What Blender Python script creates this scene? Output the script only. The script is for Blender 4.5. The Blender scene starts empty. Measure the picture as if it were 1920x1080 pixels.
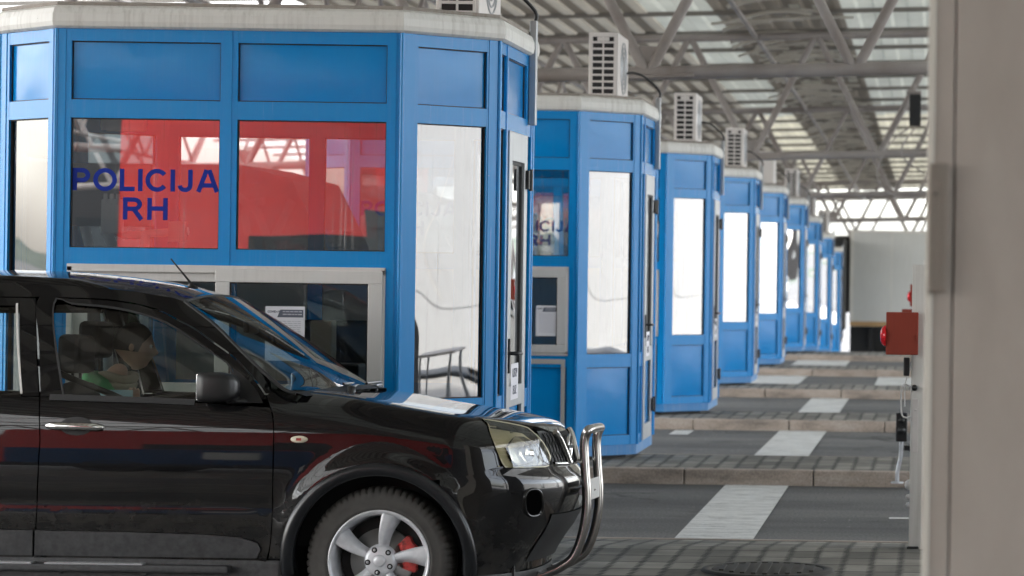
import bpy, bmesh, math, random
from mathutils import Vector, Matrix
from mathutils.geometry import delaunay_2d_cdt
R = math.radians
PI = math.pi
sc = bpy.context.scene
COL = sc.collection
rnd = random.Random(7)

# ------------------------------------------------------------------ camera, sky, sun, exposure
F = 5200.0                      # focal length in pixels of a 1920 px wide picture
ROLL = 0.0142
EYE = 1.78
cam_d = bpy.data.cameras.new('camera')
cam = bpy.data.objects.new('camera', cam_d)
COL.objects.link(cam)
cam_d.sensor_width = 36.0
cam_d.lens = F * 36.0 / 1920.0
cam_d.shift_x = -794.0 / 1920.0
cam_d.shift_y = -43.0 / 1920.0
cam_d.clip_start = 0.1
cam_d.clip_end = 3000.0
cam_d.dof.use_dof = True
cam_d.dof.focus_distance = 14.2
cam_d.dof.aperture_fstop = 4.2
cam.matrix_world = Matrix.Translation((0, 0, EYE)) @ Matrix.Rotation(PI / 2, 4, 'X') @ Matrix.Rotation(ROLL, 4, 'Z')
sc.camera = cam

SUN_EL, SUN_AZ = R(48), R(240)          # azimuth measured clockwise from +Y (north)
world = bpy.data.worlds.new('World')
sc.world = world
world.use_nodes = True
wn = world.node_tree.nodes
wl = world.node_tree.links
sky = wn.new('ShaderNodeTexSky')
sky.sky_type = 'NISHITA'
sky.sun_disc = False
sky.sun_elevation = SUN_EL
sky.sun_rotation = SUN_AZ
sky.air_density = 1.0
sky.dust_density = 2.5
sky.ozone_density = 0.6
bg = wn['Background']
bg.inputs['Strength'].default_value = 0.15
hsv = wn.new('ShaderNodeHueSaturation')          # thin bright overcast: same sky, little colour
hsv.inputs['Saturation'].default_value = 0.4
wl.new(sky.outputs[0], hsv.inputs['Color'])
wl.new(hsv.outputs[0], bg.inputs['Color'])

sun_d = bpy.data.lights.new('sun', 'SUN')
sun_d.energy = 1.4
sun_d.angle = R(12)
sun_d.color = (1.0, 0.96, 0.9)
sun = bpy.data.objects.new('sun', sun_d)
COL.objects.link(sun)
sdir = Vector((math.sin(SUN_AZ) * math.cos(SUN_EL), math.cos(SUN_AZ) * math.cos(SUN_EL), math.sin(SUN_EL)))
sun.rotation_euler = sdir.to_track_quat('Z', 'Y').to_euler()
sun.location = (0, 0, 60)

sc.view_settings.view_transform = 'Standard'
sc.view_settings.look = 'None'
sc.view_settings.gamma = 1.0
sc.view_settings.exposure = 3.0
sc.render.engine = 'CYCLES'
sc.cycles.max_bounces = 10
sc.cycles.transparent_max_bounces = 24
sc.cycles.diffuse_bounces = 5
sc.cycles.glossy_bounces = 5
sc.cycles.sample_clamp_indirect = 8.0
sc.cycles.use_denoising = True


# ------------------------------------------------------------------ small helpers
def px(x, y, D):
    """pixel of the 1920x1080 photograph + real distance -> world X, Z"""
    u, v = x - 1754.0, y - 497.0
    return (u + ROLL * v) * D / F, EYE - (v - ROLL * u) * D / F


def interp(knots, t):
    if t <= knots[0][0]:
        return knots[0][1]
    for (a, b), (c, d) in zip(knots, knots[1:]):
        if t <= c:
            return b + (d - b) * (t - a) / (c - a)
    return knots[-1][1]


def smooth_interp(knots, t):
    """monotone-ish cubic through knots"""
    n = len(knots)
    if t <= knots[0][0]:
        return knots[0][1]
    if t >= knots[-1][0]:
        return knots[-1][1]
    for i in range(n - 1):
        if t <= knots[i + 1][0]:
            break
    x0, y0 = knots[i]
    x1, y1 = knots[i + 1]
    h = x1 - x0

    def slope(k):
        if k == 0:
            return (knots[1][1] - knots[0][1]) / (knots[1][0] - knots[0][0])
        if k == n - 1:
            return (knots[-1][1] - knots[-2][1]) / (knots[-1][0] - knots[-2][0])
        return (knots[k + 1][1] - knots[k - 1][1]) / (knots[k + 1][0] - knots[k - 1][0])
    m0, m1 = slope(i) * h, slope(i + 1) * h
    s = (t - x0) / h
    return (2*s**3 - 3*s**2 + 1)*y0 + (s**3 - 2*s**2 + s)*m0 + (-2*s**3 + 3*s**2)*y1 + (s**3 - s**2)*m1


def sstep(a, b, t):
    t = max(0.0, min(1.0, (t - a) / (b - a)))
    return t * t * (3 - 2 * t)


def curve_pts(pts, n=5, closed=False):
    """Catmull-Rom through points"""
    out = []
    m = len(pts)
    rng = m if closed else m - 1
    for i in range(rng):
        p0 = pts[(i - 1) % m] if (closed or i > 0) else pts[i]
        p1 = pts[i]
        p2 = pts[(i + 1) % m]
        p3 = pts[(i + 2) % m] if (closed or i + 2 < m) else p2
        for k in range(n):
            t = k / n
            out.append(tuple(0.5 * (2*b + (c - a)*t + (2*a - 5*b + 4*c - d)*t*t + (-a + 3*b - 3*c + d)*t**3)
                             for a, b, c, d in zip(p0, p1, p2, p3)))
    if not closed:
        out.append(tuple(pts[-1]))
    return out


class MB:
    """collects geometry for ONE mesh object"""
    def __init__(self):
        self.v = []
        self.f = []
        self.sm = []
        self.mi = []
        self.nrm = {}
        self.cur = 0

    def add(self, verts, faces, smooth=False, normals=None):
        b = len(self.v)
        self.v += [tuple(p) for p in verts]
        if normals is not None:
            for i, n in enumerate(normals):
                self.nrm[b + i] = n
        for f in faces:
            self.f.append(tuple(b + i for i in f))
            self.sm.append(smooth)
            self.mi.append(self.cur)
        return b

    def box(self, x0, x1, y0, y1, z0, z1):
        v = [(x, y, z) for z in (z0, z1) for y in (y0, y1) for x in (x0, x1)]
        self.add(v, [(0, 2, 3, 1), (4, 5, 7, 6), (0, 1, 5, 4), (2, 6, 7, 3), (0, 4, 6, 2), (1, 3, 7, 5)])
        return self

    def bbox(self, x0, x1, y0, y1, z0, z1, b=0.01, seg=2):
        """bevelled box"""
        bm = bmesh.new()
        bmesh.ops.create_cube(bm, size=1)
        for v in bm.verts:
            v.co = Vector(((x0 + x1) / 2 + v.co.x * (x1 - x0), (y0 + y1) / 2 + v.co.y * (y1 - y0), (z0 + z1) / 2 + v.co.z * (z1 - z0)))
        bmesh.ops.bevel(bm, geom=list(bm.edges), offset=b, segments=seg, affect='EDGES', profile=0.6)
        self.from_bm(bm, smooth=False)
        return self

    def from_bm(self, bm, smooth=False, M=None):
        bm.verts.index_update()
        vs = [(M @ v.co if M else v.co.copy()) for v in bm.verts]
        self.add(vs, [tuple(v.index for v in f.verts) for f in bm.faces], smooth)
        bm.free()

    def grid(self, rows, smooth=True, flip=False, wrap=False, normals=None):
        nr, nc = len(rows), len(rows[0])
        verts = [p for r in rows for p in r]
        faces = []
        for i in range(nr - 1):
            for j in range(nc if wrap else nc - 1):
                a, b = i * nc + j, i * nc + (j + 1) % nc
                c, d = (i + 1) * nc + (j + 1) % nc, (i + 1) * nc + j
                faces.append((a, d, c, b) if flip else (a, b, c, d))
        self.add(verts, faces, smooth, normals)
        return self

    def tube(self, pts, r, n=10, smooth=True, caps=True, radii=None):
        pts = [Vector(p) for p in pts]
        rows = []
        up = None
        for i, p in enumerate(pts):
            if i == 0:
                d = pts[1] - pts[0]
            elif i == len(pts) - 1:
                d = pts[-1] - pts[-2]
            else:
                d = (pts[i + 1] - pts[i]).normalized() + (pts[i] - pts[i - 1]).normalized()
            d.normalize()
            if up is None:
                up = Vector((0, 0, 1)) if abs(d.z) < 0.9 else Vector((0, 1, 0))
            s = d.cross(up)
            s.normalize()
            up = s.cross(d)
            up.normalize()
            rr = radii[i] if radii else r
            rows.append([p + (s * math.cos(2 * PI * k / n) + up * math.sin(2 * PI * k / n)) * rr for k in range(n)])
        self.grid(rows, smooth, flip=False, wrap=True)
        if caps:
            b = self.add(rows[0], [tuple(range(n))[::-1]][:1])
            self.add(rows[-1], [tuple(range(n))])
        return self

    def lathe(self, prof, c=(0, 0, 0), axis='Z', n=32, smooth=True, a0=0.0, a1=2 * PI):
        """prof: list of (r, h)"""
        full = abs(a1 - a0 - 2 * PI) < 1e-6
        rows = []
        for r, h in prof:
            row = []
            for k in range(n if full else n + 1):
                a = a0 + (a1 - a0) * k / n
                x, y = r * math.cos(a), r * math.sin(a)
                if axis == 'Z':
                    p = (c[0] + x, c[1] + y, c[2] + h)
                elif axis == 'Y':
                    p = (c[0] + x, c[1] + h, c[2] + y)
                else:
                    p = (c[0] + h, c[1] + x, c[2] + y)
                row.append(p)
            rows.append(row)
        self.grid(rows, smooth, wrap=full)
        return self

    def prism(self, poly, y0, y1, plane='XZ'):
        """extrude a 2-D polygon"""
        n = len(poly)

        def q(p, h):
            return (p[0], h, p[1]) if plane == 'XZ' else ((p[0], p[1], h) if plane == 'XY' else (h, p[0], p[1]))
        v = [q(p, y0) for p in poly] + [q(p, y1) for p in poly]
        f = [tuple(range(n)), tuple(range(2 * n - 1, n - 1, -1))]
        f += [(i, i + n, (i + 1) % n + n, (i + 1) % n) for i in range(n)]
        self.add(v, f)
        return self

    def build(self, name, mats, parent=None, fix=True, bevel=0):
        me = bpy.data.meshes.new(name)
        me.from_pydata(self.v, [], self.f)
        if not isinstance(mats, (list, tuple)):
            mats = [mats]
        for m in mats:
            me.materials.append(m)
        for p, s, m in zip(me.polygons, self.sm, self.mi):
            p.use_smooth = s
            p.material_index = m
        if fix and not self.nrm:
            bm = bmesh.new()
            bm.from_mesh(me)
            bmesh.ops.recalc_face_normals(bm, faces=bm.faces)
            bm.to_mesh(me)
            bm.free()
        me.update()
        if self.nrm:
            ns = []
            vn = [v.normal.copy() for v in me.vertices]
            for i in range(len(me.vertices)):
                ns.append(self.nrm.get(i, vn[i]))
            me.normals_split_custom_set_from_vertices(ns)
        o = bpy.data.objects.new(name, me)
        COL.objects.link(o)
        if parent:
            o.parent = parent
        if bevel:
            md = o.modifiers.new('bevel', 'BEVEL')
            md.width = bevel
            md.segments = 2
            md.limit_method = 'ANGLE'
            md.angle_limit = R(40)
        return o


def tag(o, label=None, cat=None, group=None, kind=None):
    if label:
        o['label'] = label
    if cat:
        o['category'] = cat
    if group:
        o['group'] = group
    if kind:
        o['kind'] = kind
    return o


def empty(name, loc, label=None, cat=None, group=None, rz=0.0):
    o = bpy.data.objects.new(name, None)
    COL.objects.link(o)
    o.location = loc
    o.rotation_euler = (0, 0, rz)
    o.empty_display_size = 0.2
    return tag(o, label, cat, group)


KIDS = {}


def copy_tree(o, parent=None):
    c = o.copy()
    COL.objects.link(c)
    c.parent = parent
    for ch in list(o.children):
        copy_tree(ch, c)
    return c


def text_part(s, size, mat, parent, loc, rot, name='lettering', bold=0.0, extrude=0.0012, align='CENTER', sx=1.0):
    cu = bpy.data.curves.new('tmp', 'FONT')
    cu.body = s
    cu.size = size
    cu.align_x = align
    cu.extrude = extrude
    cu.offset = bold
    cu.space_line = 0.95
    t = bpy.data.objects.new('tmp', cu)
    COL.objects.link(t)
    bpy.context.view_layer.update()
    dg = bpy.context.evaluated_depsgraph_get()
    me = bpy.data.meshes.new_from_object(t.evaluated_get(dg))
    bpy.data.objects.remove(t)
    me.name = name
    if sx != 1.0:
        for v in me.vertices:
            v.co.x *= sx
    me.materials.clear()
    me.materials.append(mat)
    o = bpy.data.objects.new(name, me)
    COL.objects.link(o)
    o.parent = parent
    o.location = loc
    o.rotation_euler = rot
    return o


# ------------------------------------------------------------------ materials
def mat(name, col, rough=0.5, metal=0.0, spec=0.5, coat=0.0, coat_rough=0.03):
    m = bpy.data.materials.new(name)
    m.use_nodes = True
    b = m.node_tree.nodes['Principled BSDF']
    b.inputs['Base Color'].default_value = (*col, 1)
    b.inputs['Roughness'].default_value = rough
    b.inputs['Metallic'].default_value = metal
    b.inputs['Specular IOR Level'].default_value = spec
    b.inputs['Coat Weight'].default_value = coat
    b.inputs['Coat Roughness'].default_value = coat_rough
    return m


def N(m, t, **kw):
    n = m.node_tree.nodes.new(t)
    for k, v in kw.items():
        setattr(n, k, v)
    return n


def L(m, a, b):
    m.node_tree.links.new(a, b)


def bsdf(m):
    return m.node_tree.nodes['Principled BSDF']


def noise_layer(m, scale=5, stretch=(1, 1, 1), detail=6, coords='Object', rough=0.6):
    tc = N(m, 'ShaderNodeTexCoord')
    mp = N(m, 'ShaderNodeMapping')
    mp.inputs['Scale'].default_value = stretch
    no = N(m, 'ShaderNodeTexNoise')
    no.inputs['Scale'].default_value = scale
    no.inputs['Detail'].default_value = detail
    no.inputs['Roughness'].default_value = rough
    L(m, tc.outputs[coords], mp.inputs['Vector'])
    L(m, mp.outputs[0], no.inputs['Vector'])
    return no.outputs['Fac']


def ramp(m, fac, stops):
    r = N(m, 'ShaderNodeValToRGB')
    e = r.color_ramp.elements
    while len(e) < len(stops):
        e.new(0.5)
    for el, (p, c) in zip(e, stops):
        el.position = p
        el.color = (*c, 1) if len(c) == 3 else c
    L(m, fac, r.inputs[0])
    return r.outputs[0]


def mixc(m, fac, a, b):
    x = N(m, 'ShaderNodeMix', data_type='RGBA')
    for sock, val in ((x.inputs[0], fac), (x.inputs[6], a), (x.inputs[7], b)):
        if hasattr(val, 'links'):
            L(m, val, sock)
        elif isinstance(val, (int, float)):
            sock.default_value = val
        else:
            sock.default_value = (*val, 1)
    return x.outputs[2]


def bump(m, h, strength=0.3, dist=0.01, target=None):
    b = N(m, 'ShaderNodeBump')
    b.inputs['Strength'].default_value = strength
    b.inputs['Distance'].default_value = dist
    L(m, h, b.inputs['Height'])
    L(m, b.outputs[0], (target or bsdf(m)).inputs['Normal'])


def g(v):
    return (v, v, v)


def streaky(name, col, dirt, amount, rough=0.3, metal=0.0, coat=0.0, rvar=0.18, spec=0.5):
    """paint with vertical rain streaks and a little broken-up soiling"""
    m = mat(name, col, rough, metal, spec, coat=coat)
    f1 = noise_layer(m, 42, (1, 1, 0.035), 6)
    f2 = noise_layer(m, 3.0, (1, 1, 0.6), 5)
    s1 = ramp(m, f1, [(0.45, g(0)), (0.75, g(1))])
    s2 = ramp(m, f2, [(0.35, g(0)), (0.7, g(1))])
    mul = N(m, 'ShaderNodeMath', operation='MULTIPLY')
    L(m, s1, mul.inputs[0])
    L(m, s2, mul.inputs[1])
    mul2 = N(m, 'ShaderNodeMath', operation='MULTIPLY')
    L(m, mul.outputs[0], mul2.inputs[0])
    mul2.inputs[1].default_value = amount
    c0 = mixc(m, mul2.outputs[0], col, dirt)
    ch_ = ramp(m, noise_layer(m, 11, (1, 1, 1), 10, rough=0.7), [(0.69, g(0)), (0.73, g(min(1.0, 1.6 * amount + 0.2)))])
    L(m, mixc(m, ch_, c0, tuple(0.7 * d for d in dirt)), bsdf(m).inputs['Base Color'])
    rr = N(m, 'ShaderNodeMapRange')
    rr.inputs['To Min'].default_value = rough
    rr.inputs['To Max'].default_value = min(1, rough + rvar)
    L(m, f1, rr.inputs['Value'])
    L(m, rr.outputs[0], bsdf(m).inputs['Roughness'])
    return m


M = {}
M['blue'] = streaky('blue_paint', (0.0, 0.235, 0.60), (0.34, 0.46, 0.60), 0.10, 0.22, rvar=0.08, spec=0.42)
M['blue_panel'] = streaky('blue_panel_paint', (0.0, 0.225, 0.59), (0.28, 0.42, 0.58), 0.05, 0.14, rvar=0.05, spec=0.42)
nn = noise_layer(M['blue_panel'], 2.6, (1, 1, 1), 2)
bump(M['blue_panel'], nn, 0.25, 0.02)
M['plinth'] = streaky('blue_plinth_paint', (0.03, 0.19, 0.45), (0.32, 0.38, 0.42), 0.8, 0.4)
M['fascia'] = streaky('white_fascia', (0.70, 0.685, 0.655), (0.22, 0.19, 0.155), 0.6, 0.4)
M['rooftop'] = streaky('booth_roof', (0.30, 0.27, 0.24), (0.18, 0.12, 0.08), 0.7, 0.7)
M['alu'] = streaky('grey_aluminium', (0.60, 0.585, 0.57), (0.40, 0.38, 0.36), 0.4, 0.35, 0.1)
M['alu_dark'] = streaky('brushed_aluminium', (0.42, 0.43, 0.45), (0.22, 0.22, 0.24), 0.4, 0.3, 0.6)
M['gasket'] = mat('black_rubber', (0.012, 0.012, 0.013), 0.6)
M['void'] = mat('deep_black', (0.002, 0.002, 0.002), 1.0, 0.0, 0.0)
M['black'] = mat('black_plastic', (0.010, 0.010, 0.011), 0.38)
M['dark'] = mat('dark_interior', (0.03, 0.03, 0.032), 0.8)
M['seat'] = mat('seat_fabric', (0.035, 0.035, 0.038), 0.9)
M['navy'] = mat('navy_vinyl', (0.003, 0.022, 0.26), 0.5, 0.0, 0.2)
M['white'] = mat('white_plastic', (0.82, 0.80, 0.76), 0.4)
M['offwhite'] = streaky('off_white_paint', (0.72, 0.68, 0.66), (0.38, 0.34, 0.31), 0.4, 0.45)
M['paper'] = mat('paper', (0.78, 0.77, 0.82), 0.8)
M['ink'] = mat('printed_ink', (0.12, 0.13, 0.17), 0.8)
M['ink_pale'] = mat('printed_text_grey', (0.52, 0.52, 0.57), 0.8)
M['inside'] = mat('booth_inner_wall', (0.40, 0.40, 0.38), 0.7)


def glass_mat(name, tint, refl_min, refl_max, rough=0.0, streak=0.0, wob=0.0):
    m = bpy.data.materials.new(name)
    m.use_nodes = True
    nt = m.node_tree
    nt.nodes.remove(nt.nodes['Principled BSDF'])
    out = nt.nodes['Material Output']
    tr = N(m, 'ShaderNodeBsdfTransparent')
    tr.inputs['Color'].default_value = (*tint, 1)
    gl = N(m, 'ShaderNodeBsdfGlossy')
    gl.inputs['Roughness'].default_value = rough
    lw = N(m, 'ShaderNodeFresnel')
    lw.inputs['IOR'].default_value = 1.5
    mr = N(m, 'ShaderNodeMapRange')
    mr.inputs['From Min'].default_value = 0.04
    mr.inputs['From Max'].default_value = 1.0
    mr.inputs['To Min'].default_value = refl_min
    mr.inputs['To Max'].default_value = refl_max
    L(m, lw.outputs[0], mr.inputs['Value'])
    mx = N(m, 'ShaderNodeMixShader')
    L(m, mr.outputs[0], mx.inputs[0])
    L(m, tr.outputs[0], mx.inputs[1])
    L(m, gl.outputs[0], mx.inputs[2])
    last = mx.outputs[0]
    if streak > 0:
        df = N(m, 'ShaderNodeBsdfDiffuse')
        df.inputs['Color'].default_value = (0.62, 0.62, 0.62, 1)
        f1 = noise_layer(m, 55, (1, 1, 0.02), 5)
        f2 = noise_layer(m, 5, (1, 1, 0.4), 4)
        s1 = ramp(m, f1, [(0.58, g(0)), (0.8, g(1))])
        s2 = ramp(m, f2, [(0.42, g(0.12)), (0.72, g(1))])
        mul = N(m, 'ShaderNodeMath', operation='MULTIPLY')
        L(m, s1, mul.inputs[0])
        L(m, s2, mul.inputs[1])
        m2 = N(m, 'ShaderNodeMath', operation='MULTIPLY')
        L(m, mul.outputs[0], m2.inputs[0])
        m2.inputs[1].default_value = streak
        mx2 = N(m, 'ShaderNodeMixShader')
        L(m, m2.outputs[0], mx2.inputs[0])
        L(m, last, mx2.inputs[1])
        L(m, df.outputs[0], mx2.inputs[2])
        last = mx2.outputs[0]
    if wob > 0:
        f = noise_layer(m, 1.6, (1, 1, 0.8), 1)
        b = N(m, 'ShaderNodeBump')
        b.inputs['Strength'].default_value = wob
        b.inputs['Distance'].default_value = 0.02
        L(m, f, b.inputs['Height'])
        L(m, b.outputs[0], gl.inputs['Normal'])
    L(m, last, out.inputs['Surface'])
    return m


M['pane'] = glass_mat('booth_glass', (0.86, 0.88, 0.88), 0.10, 1.0, 0.0, 0.55, 0.06)
M['red_pane'] = glass_mat('front_booth_glass', (0.72, 0.74, 0.74), 0.46, 1.0, 0.0, 0.8, 0.05)
M['mirror_pane'] = glass_mat('reflective_booth_glass', (0.16, 0.19, 0.21), 0.20, 1.0, 0.0, 0.6, 0.22)
M['car_glass'] = glass_mat('car_side_glass', (0.86, 0.92, 0.89), 0.10, 1.0)
M['screen_glass'] = glass_mat('windscreen_glass', (0.66, 0.74, 0.71), 0.16, 1.0)
M['lamp_glass'] = glass_mat('headlamp_cover', (0.93, 0.91, 0.80), 0.10, 1.0)

# car paint: black clear-coated, faint dust speckle
m = M['paint'] = mat('black_car_paint', (0.004, 0.004, 0.0045), 0.35, 0.0, 0.05, 1.0, 0.015)
dn = noise_layer(m, 260, (1, 1, 1), 3)
dm = noise_layer(m, 2.2, (1, 1, 1), 4)
d1 = ramp(m, dn, [(0.66, g(0)), (0.78, g(1))])
d2 = ramp(m, dm, [(0.45, g(0)), (0.75, g(0.10))])
mu = N(m, 'ShaderNodeMath', operation='MULTIPLY')
L(m, d1, mu.inputs[0])
L(m, d2, mu.inputs[1])
tco = N(m, 'ShaderNodeTexCoord')
spo = N(m, 'ShaderNodeSeparateXYZ')
L(m, tco.outputs['Object'], spo.inputs[0])
zr_ = N(m, 'ShaderNodeMapRange')
zr_.inputs['From Min'].default_value = 0.75
zr_.inputs['From Max'].default_value = 0.25
zr_.inputs['To Max'].default_value = 0.22
L(m, spo.outputs[2], zr_.inputs['Value'])
dz_ = ramp(m, noise_layer(m, 7, (1, 1, 1.6), 9, rough=0.7), [(0.38, g(0)), (0.72, g(1))])
dm_ = N(m, 'ShaderNodeMath', operation='MULTIPLY')
L(m, zr_.outputs[0], dm_.inputs[0])
L(m, dz_, dm_.inputs[1])
pc_ = mixc(m, mu.outputs[0], (0.004, 0.004, 0.0045), (0.10, 0.095, 0.09))
L(m, mixc(m, dm_.outputs[0], pc_, (0.16, 0.145, 0.125)), bsdf(m).inputs['Base Color'])
cr = N(m, 'ShaderNodeMapRange')
cr.inputs['To Min'].default_value = 0.0
cr.inputs['To Max'].default_value = 0.045
L(m, dm, cr.inputs['Value'])
L(m, cr.outputs[0], bsdf(m).inputs['Coat Roughness'])

m = M['cladding'] = mat('dark_car_cladding', (0.018, 0.019, 0.022), 0.5)
L(m, ramp(m, noise_layer(m, 30, (1, 1, 1), 6), [(0.3, (0.014, 0.015, 0.017)), (0.75, (0.045, 0.045, 0.047))]), bsdf(m).inputs['Base Color'])
M['arch'] = mat('satin_black_arch', (0.010, 0.011, 0.013), 0.28)
M['chrome'] = mat('chrome', (0.80, 0.79, 0.77), 0.07, 1.0)
m = M['steel'] = mat('polished_steel', (0.50, 0.48, 0.46), 0.20, 1.0)
m = M['rim'] = mat('silver_alloy', (0.56, 0.57, 0.60), 0.30, 0.2)
L(m, ramp(m, noise_layer(m, 18, (1, 1, 1), 6), [(0.3, (0.46, 0.47, 0.50)), (0.7, (0.62, 0.63, 0.66))]), bsdf(m).inputs['Base Color'])
m = M['tyre'] = mat('tyre_rubber', (0.035, 0.034, 0.033), 0.85)
L(m, ramp(m, noise_layer(m, 14, (1, 1, 1), 7), [(0.3, (0.040, 0.038, 0.036)), (0.75, (0.062, 0.058, 0.054))]), bsdf(m).inputs['Base Color'])
M['disc'] = mat('brake_disc', (0.30, 0.29, 0.28), 0.35, 0.8)
m = M['caliper'] = mat('red_caliper', (0.42, 0.035, 0.03), 0.5)
L(m, ramp(m, noise_layer(m, 40, (1, 1, 1), 5), [(0.35, (0.12, 0.02, 0.018)), (0.6, (0.45, 0.04, 0.035))]), bsdf(m).inputs['Base Color'])
M['lens'] = mat('yellowed_lamp_housing', (0.52, 0.48, 0.34), 0.35, 0.15)
M['reflector'] = mat('lamp_reflector', (0.78, 0.78, 0.76), 0.16, 0.9)
M['marker'] = mat('clear_marker_lens', (0.62, 0.56, 0.44), 0.2)
M['skin'] = mat('skin', (0.58, 0.38, 0.28), 0.55)
M['hair'] = mat('dark_hair', (0.015, 0.012, 0.010), 0.7)
m = M['jacket'] = mat('green_jacket', (0.13, 0.48, 0.20), 0.85)
bump(m, noise_layer(m, 22, (1, 1, 2.5), 4), 0.5, 0.02)
M['scarf'] = mat('beige_collar', (0.42, 0.37, 0.28), 0.9)
M['trousers'] = mat('dark_trousers', (0.03, 0.03, 0.04), 0.9)
M['van_blue'] = mat('dark_blue_paint', (0.0, 0.07, 0.21), 0.4)
m = M['red_van'] = mat('red_van_paint', (0.85, 0.045, 0.04), 0.3, coat=0.2)
M['redbox'] = streaky('red_box_paint', (0.27, 0.035, 0.016), (0.16, 0.03, 0.018), 0.5, 0.5)
M['redlamp'] = mat('red_lamp_lens', (0.75, 0.02, 0.03), 0.15)
bsdf(M['redlamp']).inputs['Subsurface Weight'].default_value = 0.2
m = M['beige'] = mat('taupe_wall_panel', (0.30, 0.255, 0.225), 0.55)
L(m, ramp(m, noise_layer(m, 9, (1, 1, 0.35), 7), [(0.25, (0.30, 0.258, 0.225)), (0.75, (0.36, 0.315, 0.28))]), bsdf(m).inputs['Base Color'])
M['beige_trim'] = streaky('pale_trim', (0.52, 0.485, 0.43), (0.28, 0.24, 0.21), 0.5, 0.5)
M['trunking'] = mat('brown_grey_plastic', (0.22, 0.185, 0.155), 0.5)
M['trailer'] = streaky('white_trailer_side', (0.58, 0.59, 0.59), (0.36, 0.36, 0.35), 0.5, 0.5)
M['orange_rail'] = mat('worn_orange_rail', (0.45, 0.28, 0.13), 0.7)

# canopy
m = M['tube'] = mat('painted_steel_tube', (0.42, 0.385, 0.365), 0.45)
L(m, ramp(m, noise_layer(m, 1.4, (1, 1, 1), 8), [(0.3, (0.215, 0.18, 0.165)), (0.55, (0.32, 0.29, 0.275)), (0.8, (0.38, 0.355, 0.34))]), bsdf(m).inputs['Base Color'])
m = M['deck'] = mat('ribbed_roof_sheet', (0.50, 0.48, 0.42), 0.5)
L(m, ramp(m, noise_layer(m, 0.8, (1, 0.3, 1), 7), [(0.3, (0.46, 0.44, 0.38)), (0.7, (0.68, 0.66, 0.60))]), bsdf(m).inputs['Base Color'])
m = M['purlin'] = mat('dark_purlin', (0.20, 0.185, 0.165), 0.6)
m = M['rod'] = mat('pale_roof_rod', (0.55, 0.52, 0.46), 0.5)


def translucent(name, col, tr):
    m = bpy.data.materials.new(name)
    m.use_nodes = True
    nt = m.node_tree
    nt.nodes.remove(nt.nodes['Principled BSDF'])
    d = N(m, 'ShaderNodeBsdfDiffuse')
    d.inputs['Color'].default_value = (*col, 1)
    t = N(m, 'ShaderNodeBsdfTranslucent')
    t.inputs['Color'].default_value = (*col, 1)
    nz = noise_layer(m, 1.2, (1, 0.3, 1), 6)
    c = ramp(m, nz, [(0.3, tuple(0.75 * x for x in col)), (0.7, col)])
    L(m, c, d.inputs['Color'])
    L(m, c, t.inputs['Color'])
    x = N(m, 'ShaderNodeMixShader')
    x.inputs[0].default_value = tr
    L(m, d.outputs[0], x.inputs[1])
    L(m, t.outputs[0], x.inputs[2])
    L(m, x.outputs[0], nt.nodes['Material Output'].inputs['Surface'])
    return m


M['grp_pale'] = translucent('pale_rooflight', (0.66, 0.69, 0.63), 0.055)
M['grp_yellow'] = translucent('yellowed_rooflight', (0.80, 0.77, 0.62), 0.085)
M['grp_added'] = translucent('added_rooflight', (0.75, 0.76, 0.74), 0.6)
M['deck_shade'] = translucent('shaded_roof_sheet', (0.36, 0.33, 0.285), 0.015)  # dark copy of the sheet, standing for shade between the ribs
M['grp_slot'] = translucent('clear_slot', (0.75, 0.74, 0.66), 0.10)
M['deck'] = translucent('pale_roof_sheet', (0.62, 0.59, 0.52), 0.03)  # paler copy for lit ribs; translucency added to brighten the underside

# ground
m = M['asphalt'] = mat('asphalt', (0.05, 0.05, 0.05), 0.85)
f1 = noise_layer(m, 55, (1, 1, 1), 8, 'Object', 0.75)
f2 = noise_layer(m, 0.55, (0.35, 1.6, 1), 6, 'Object')
f3 = noise_layer(m, 9, (1, 1, 1), 7, 'Object')
c1 = ramp(m, f2, [(0.3, (0.052, 0.052, 0.053)), (0.7, (0.145, 0.142, 0.135))])
c2 = ramp(m, f1, [(0.4, g(0.55)), (0.68, g(1.9))])
mm = N(m, 'ShaderNodeMix', data_type='RGBA', blend_type='MULTIPLY')
mm.inputs[0].default_value = 1
L(m, c1, mm.inputs[6])
L(m, c2, mm.inputs[7])
sp = ramp(m, noise_layer(m, 17, (1, 1, 1), 1), [(0.76, g(0)), (0.78, g(0.8))])
spk = mixc(m, sp, mm.outputs[2], (0.4, 0.4, 0.4))
# cracks: thin wandering lines, present only here and there
tcc = N(m, 'ShaderNodeTexCoord')
nzd = N(m, 'ShaderNodeTexNoise')
nzd.inputs['Scale'].default_value = 1.3
nzd.inputs['Detail'].default_value = 6
L(m, tcc.outputs['Object'], nzd.inputs['Vector'])
vadd = N(m, 'ShaderNodeVectorMath', operation='MULTIPLY_ADD')
L(m, nzd.outputs['Color'], vadd.inputs[0])
vadd.inputs[1].default_value = (1.6, 1.6, 0)
L(m, tcc.outputs['Object'], vadd.inputs[2])
vor = N(m, 'ShaderNodeTexVoronoi', feature='DISTANCE_TO_EDGE')
vor.inputs['Scale'].default_value = 0.42
L(m, vadd.outputs[0], vor.inputs['Vector'])
ck = ramp(m, vor.outputs['Distance'], [(0.006, g(1)), (0.014, g(0))])
ckm = ramp(m, noise_layer(m, 0.23, (1, 1, 1), 2), [(0.50, g(0)), (0.56, g(0.85))])
ckk = N(m, 'ShaderNodeMath', operation='MULTIPLY')
L(m, ck, ckk.inputs[0])
L(m, ckm, ckk.inputs[1])
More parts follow.
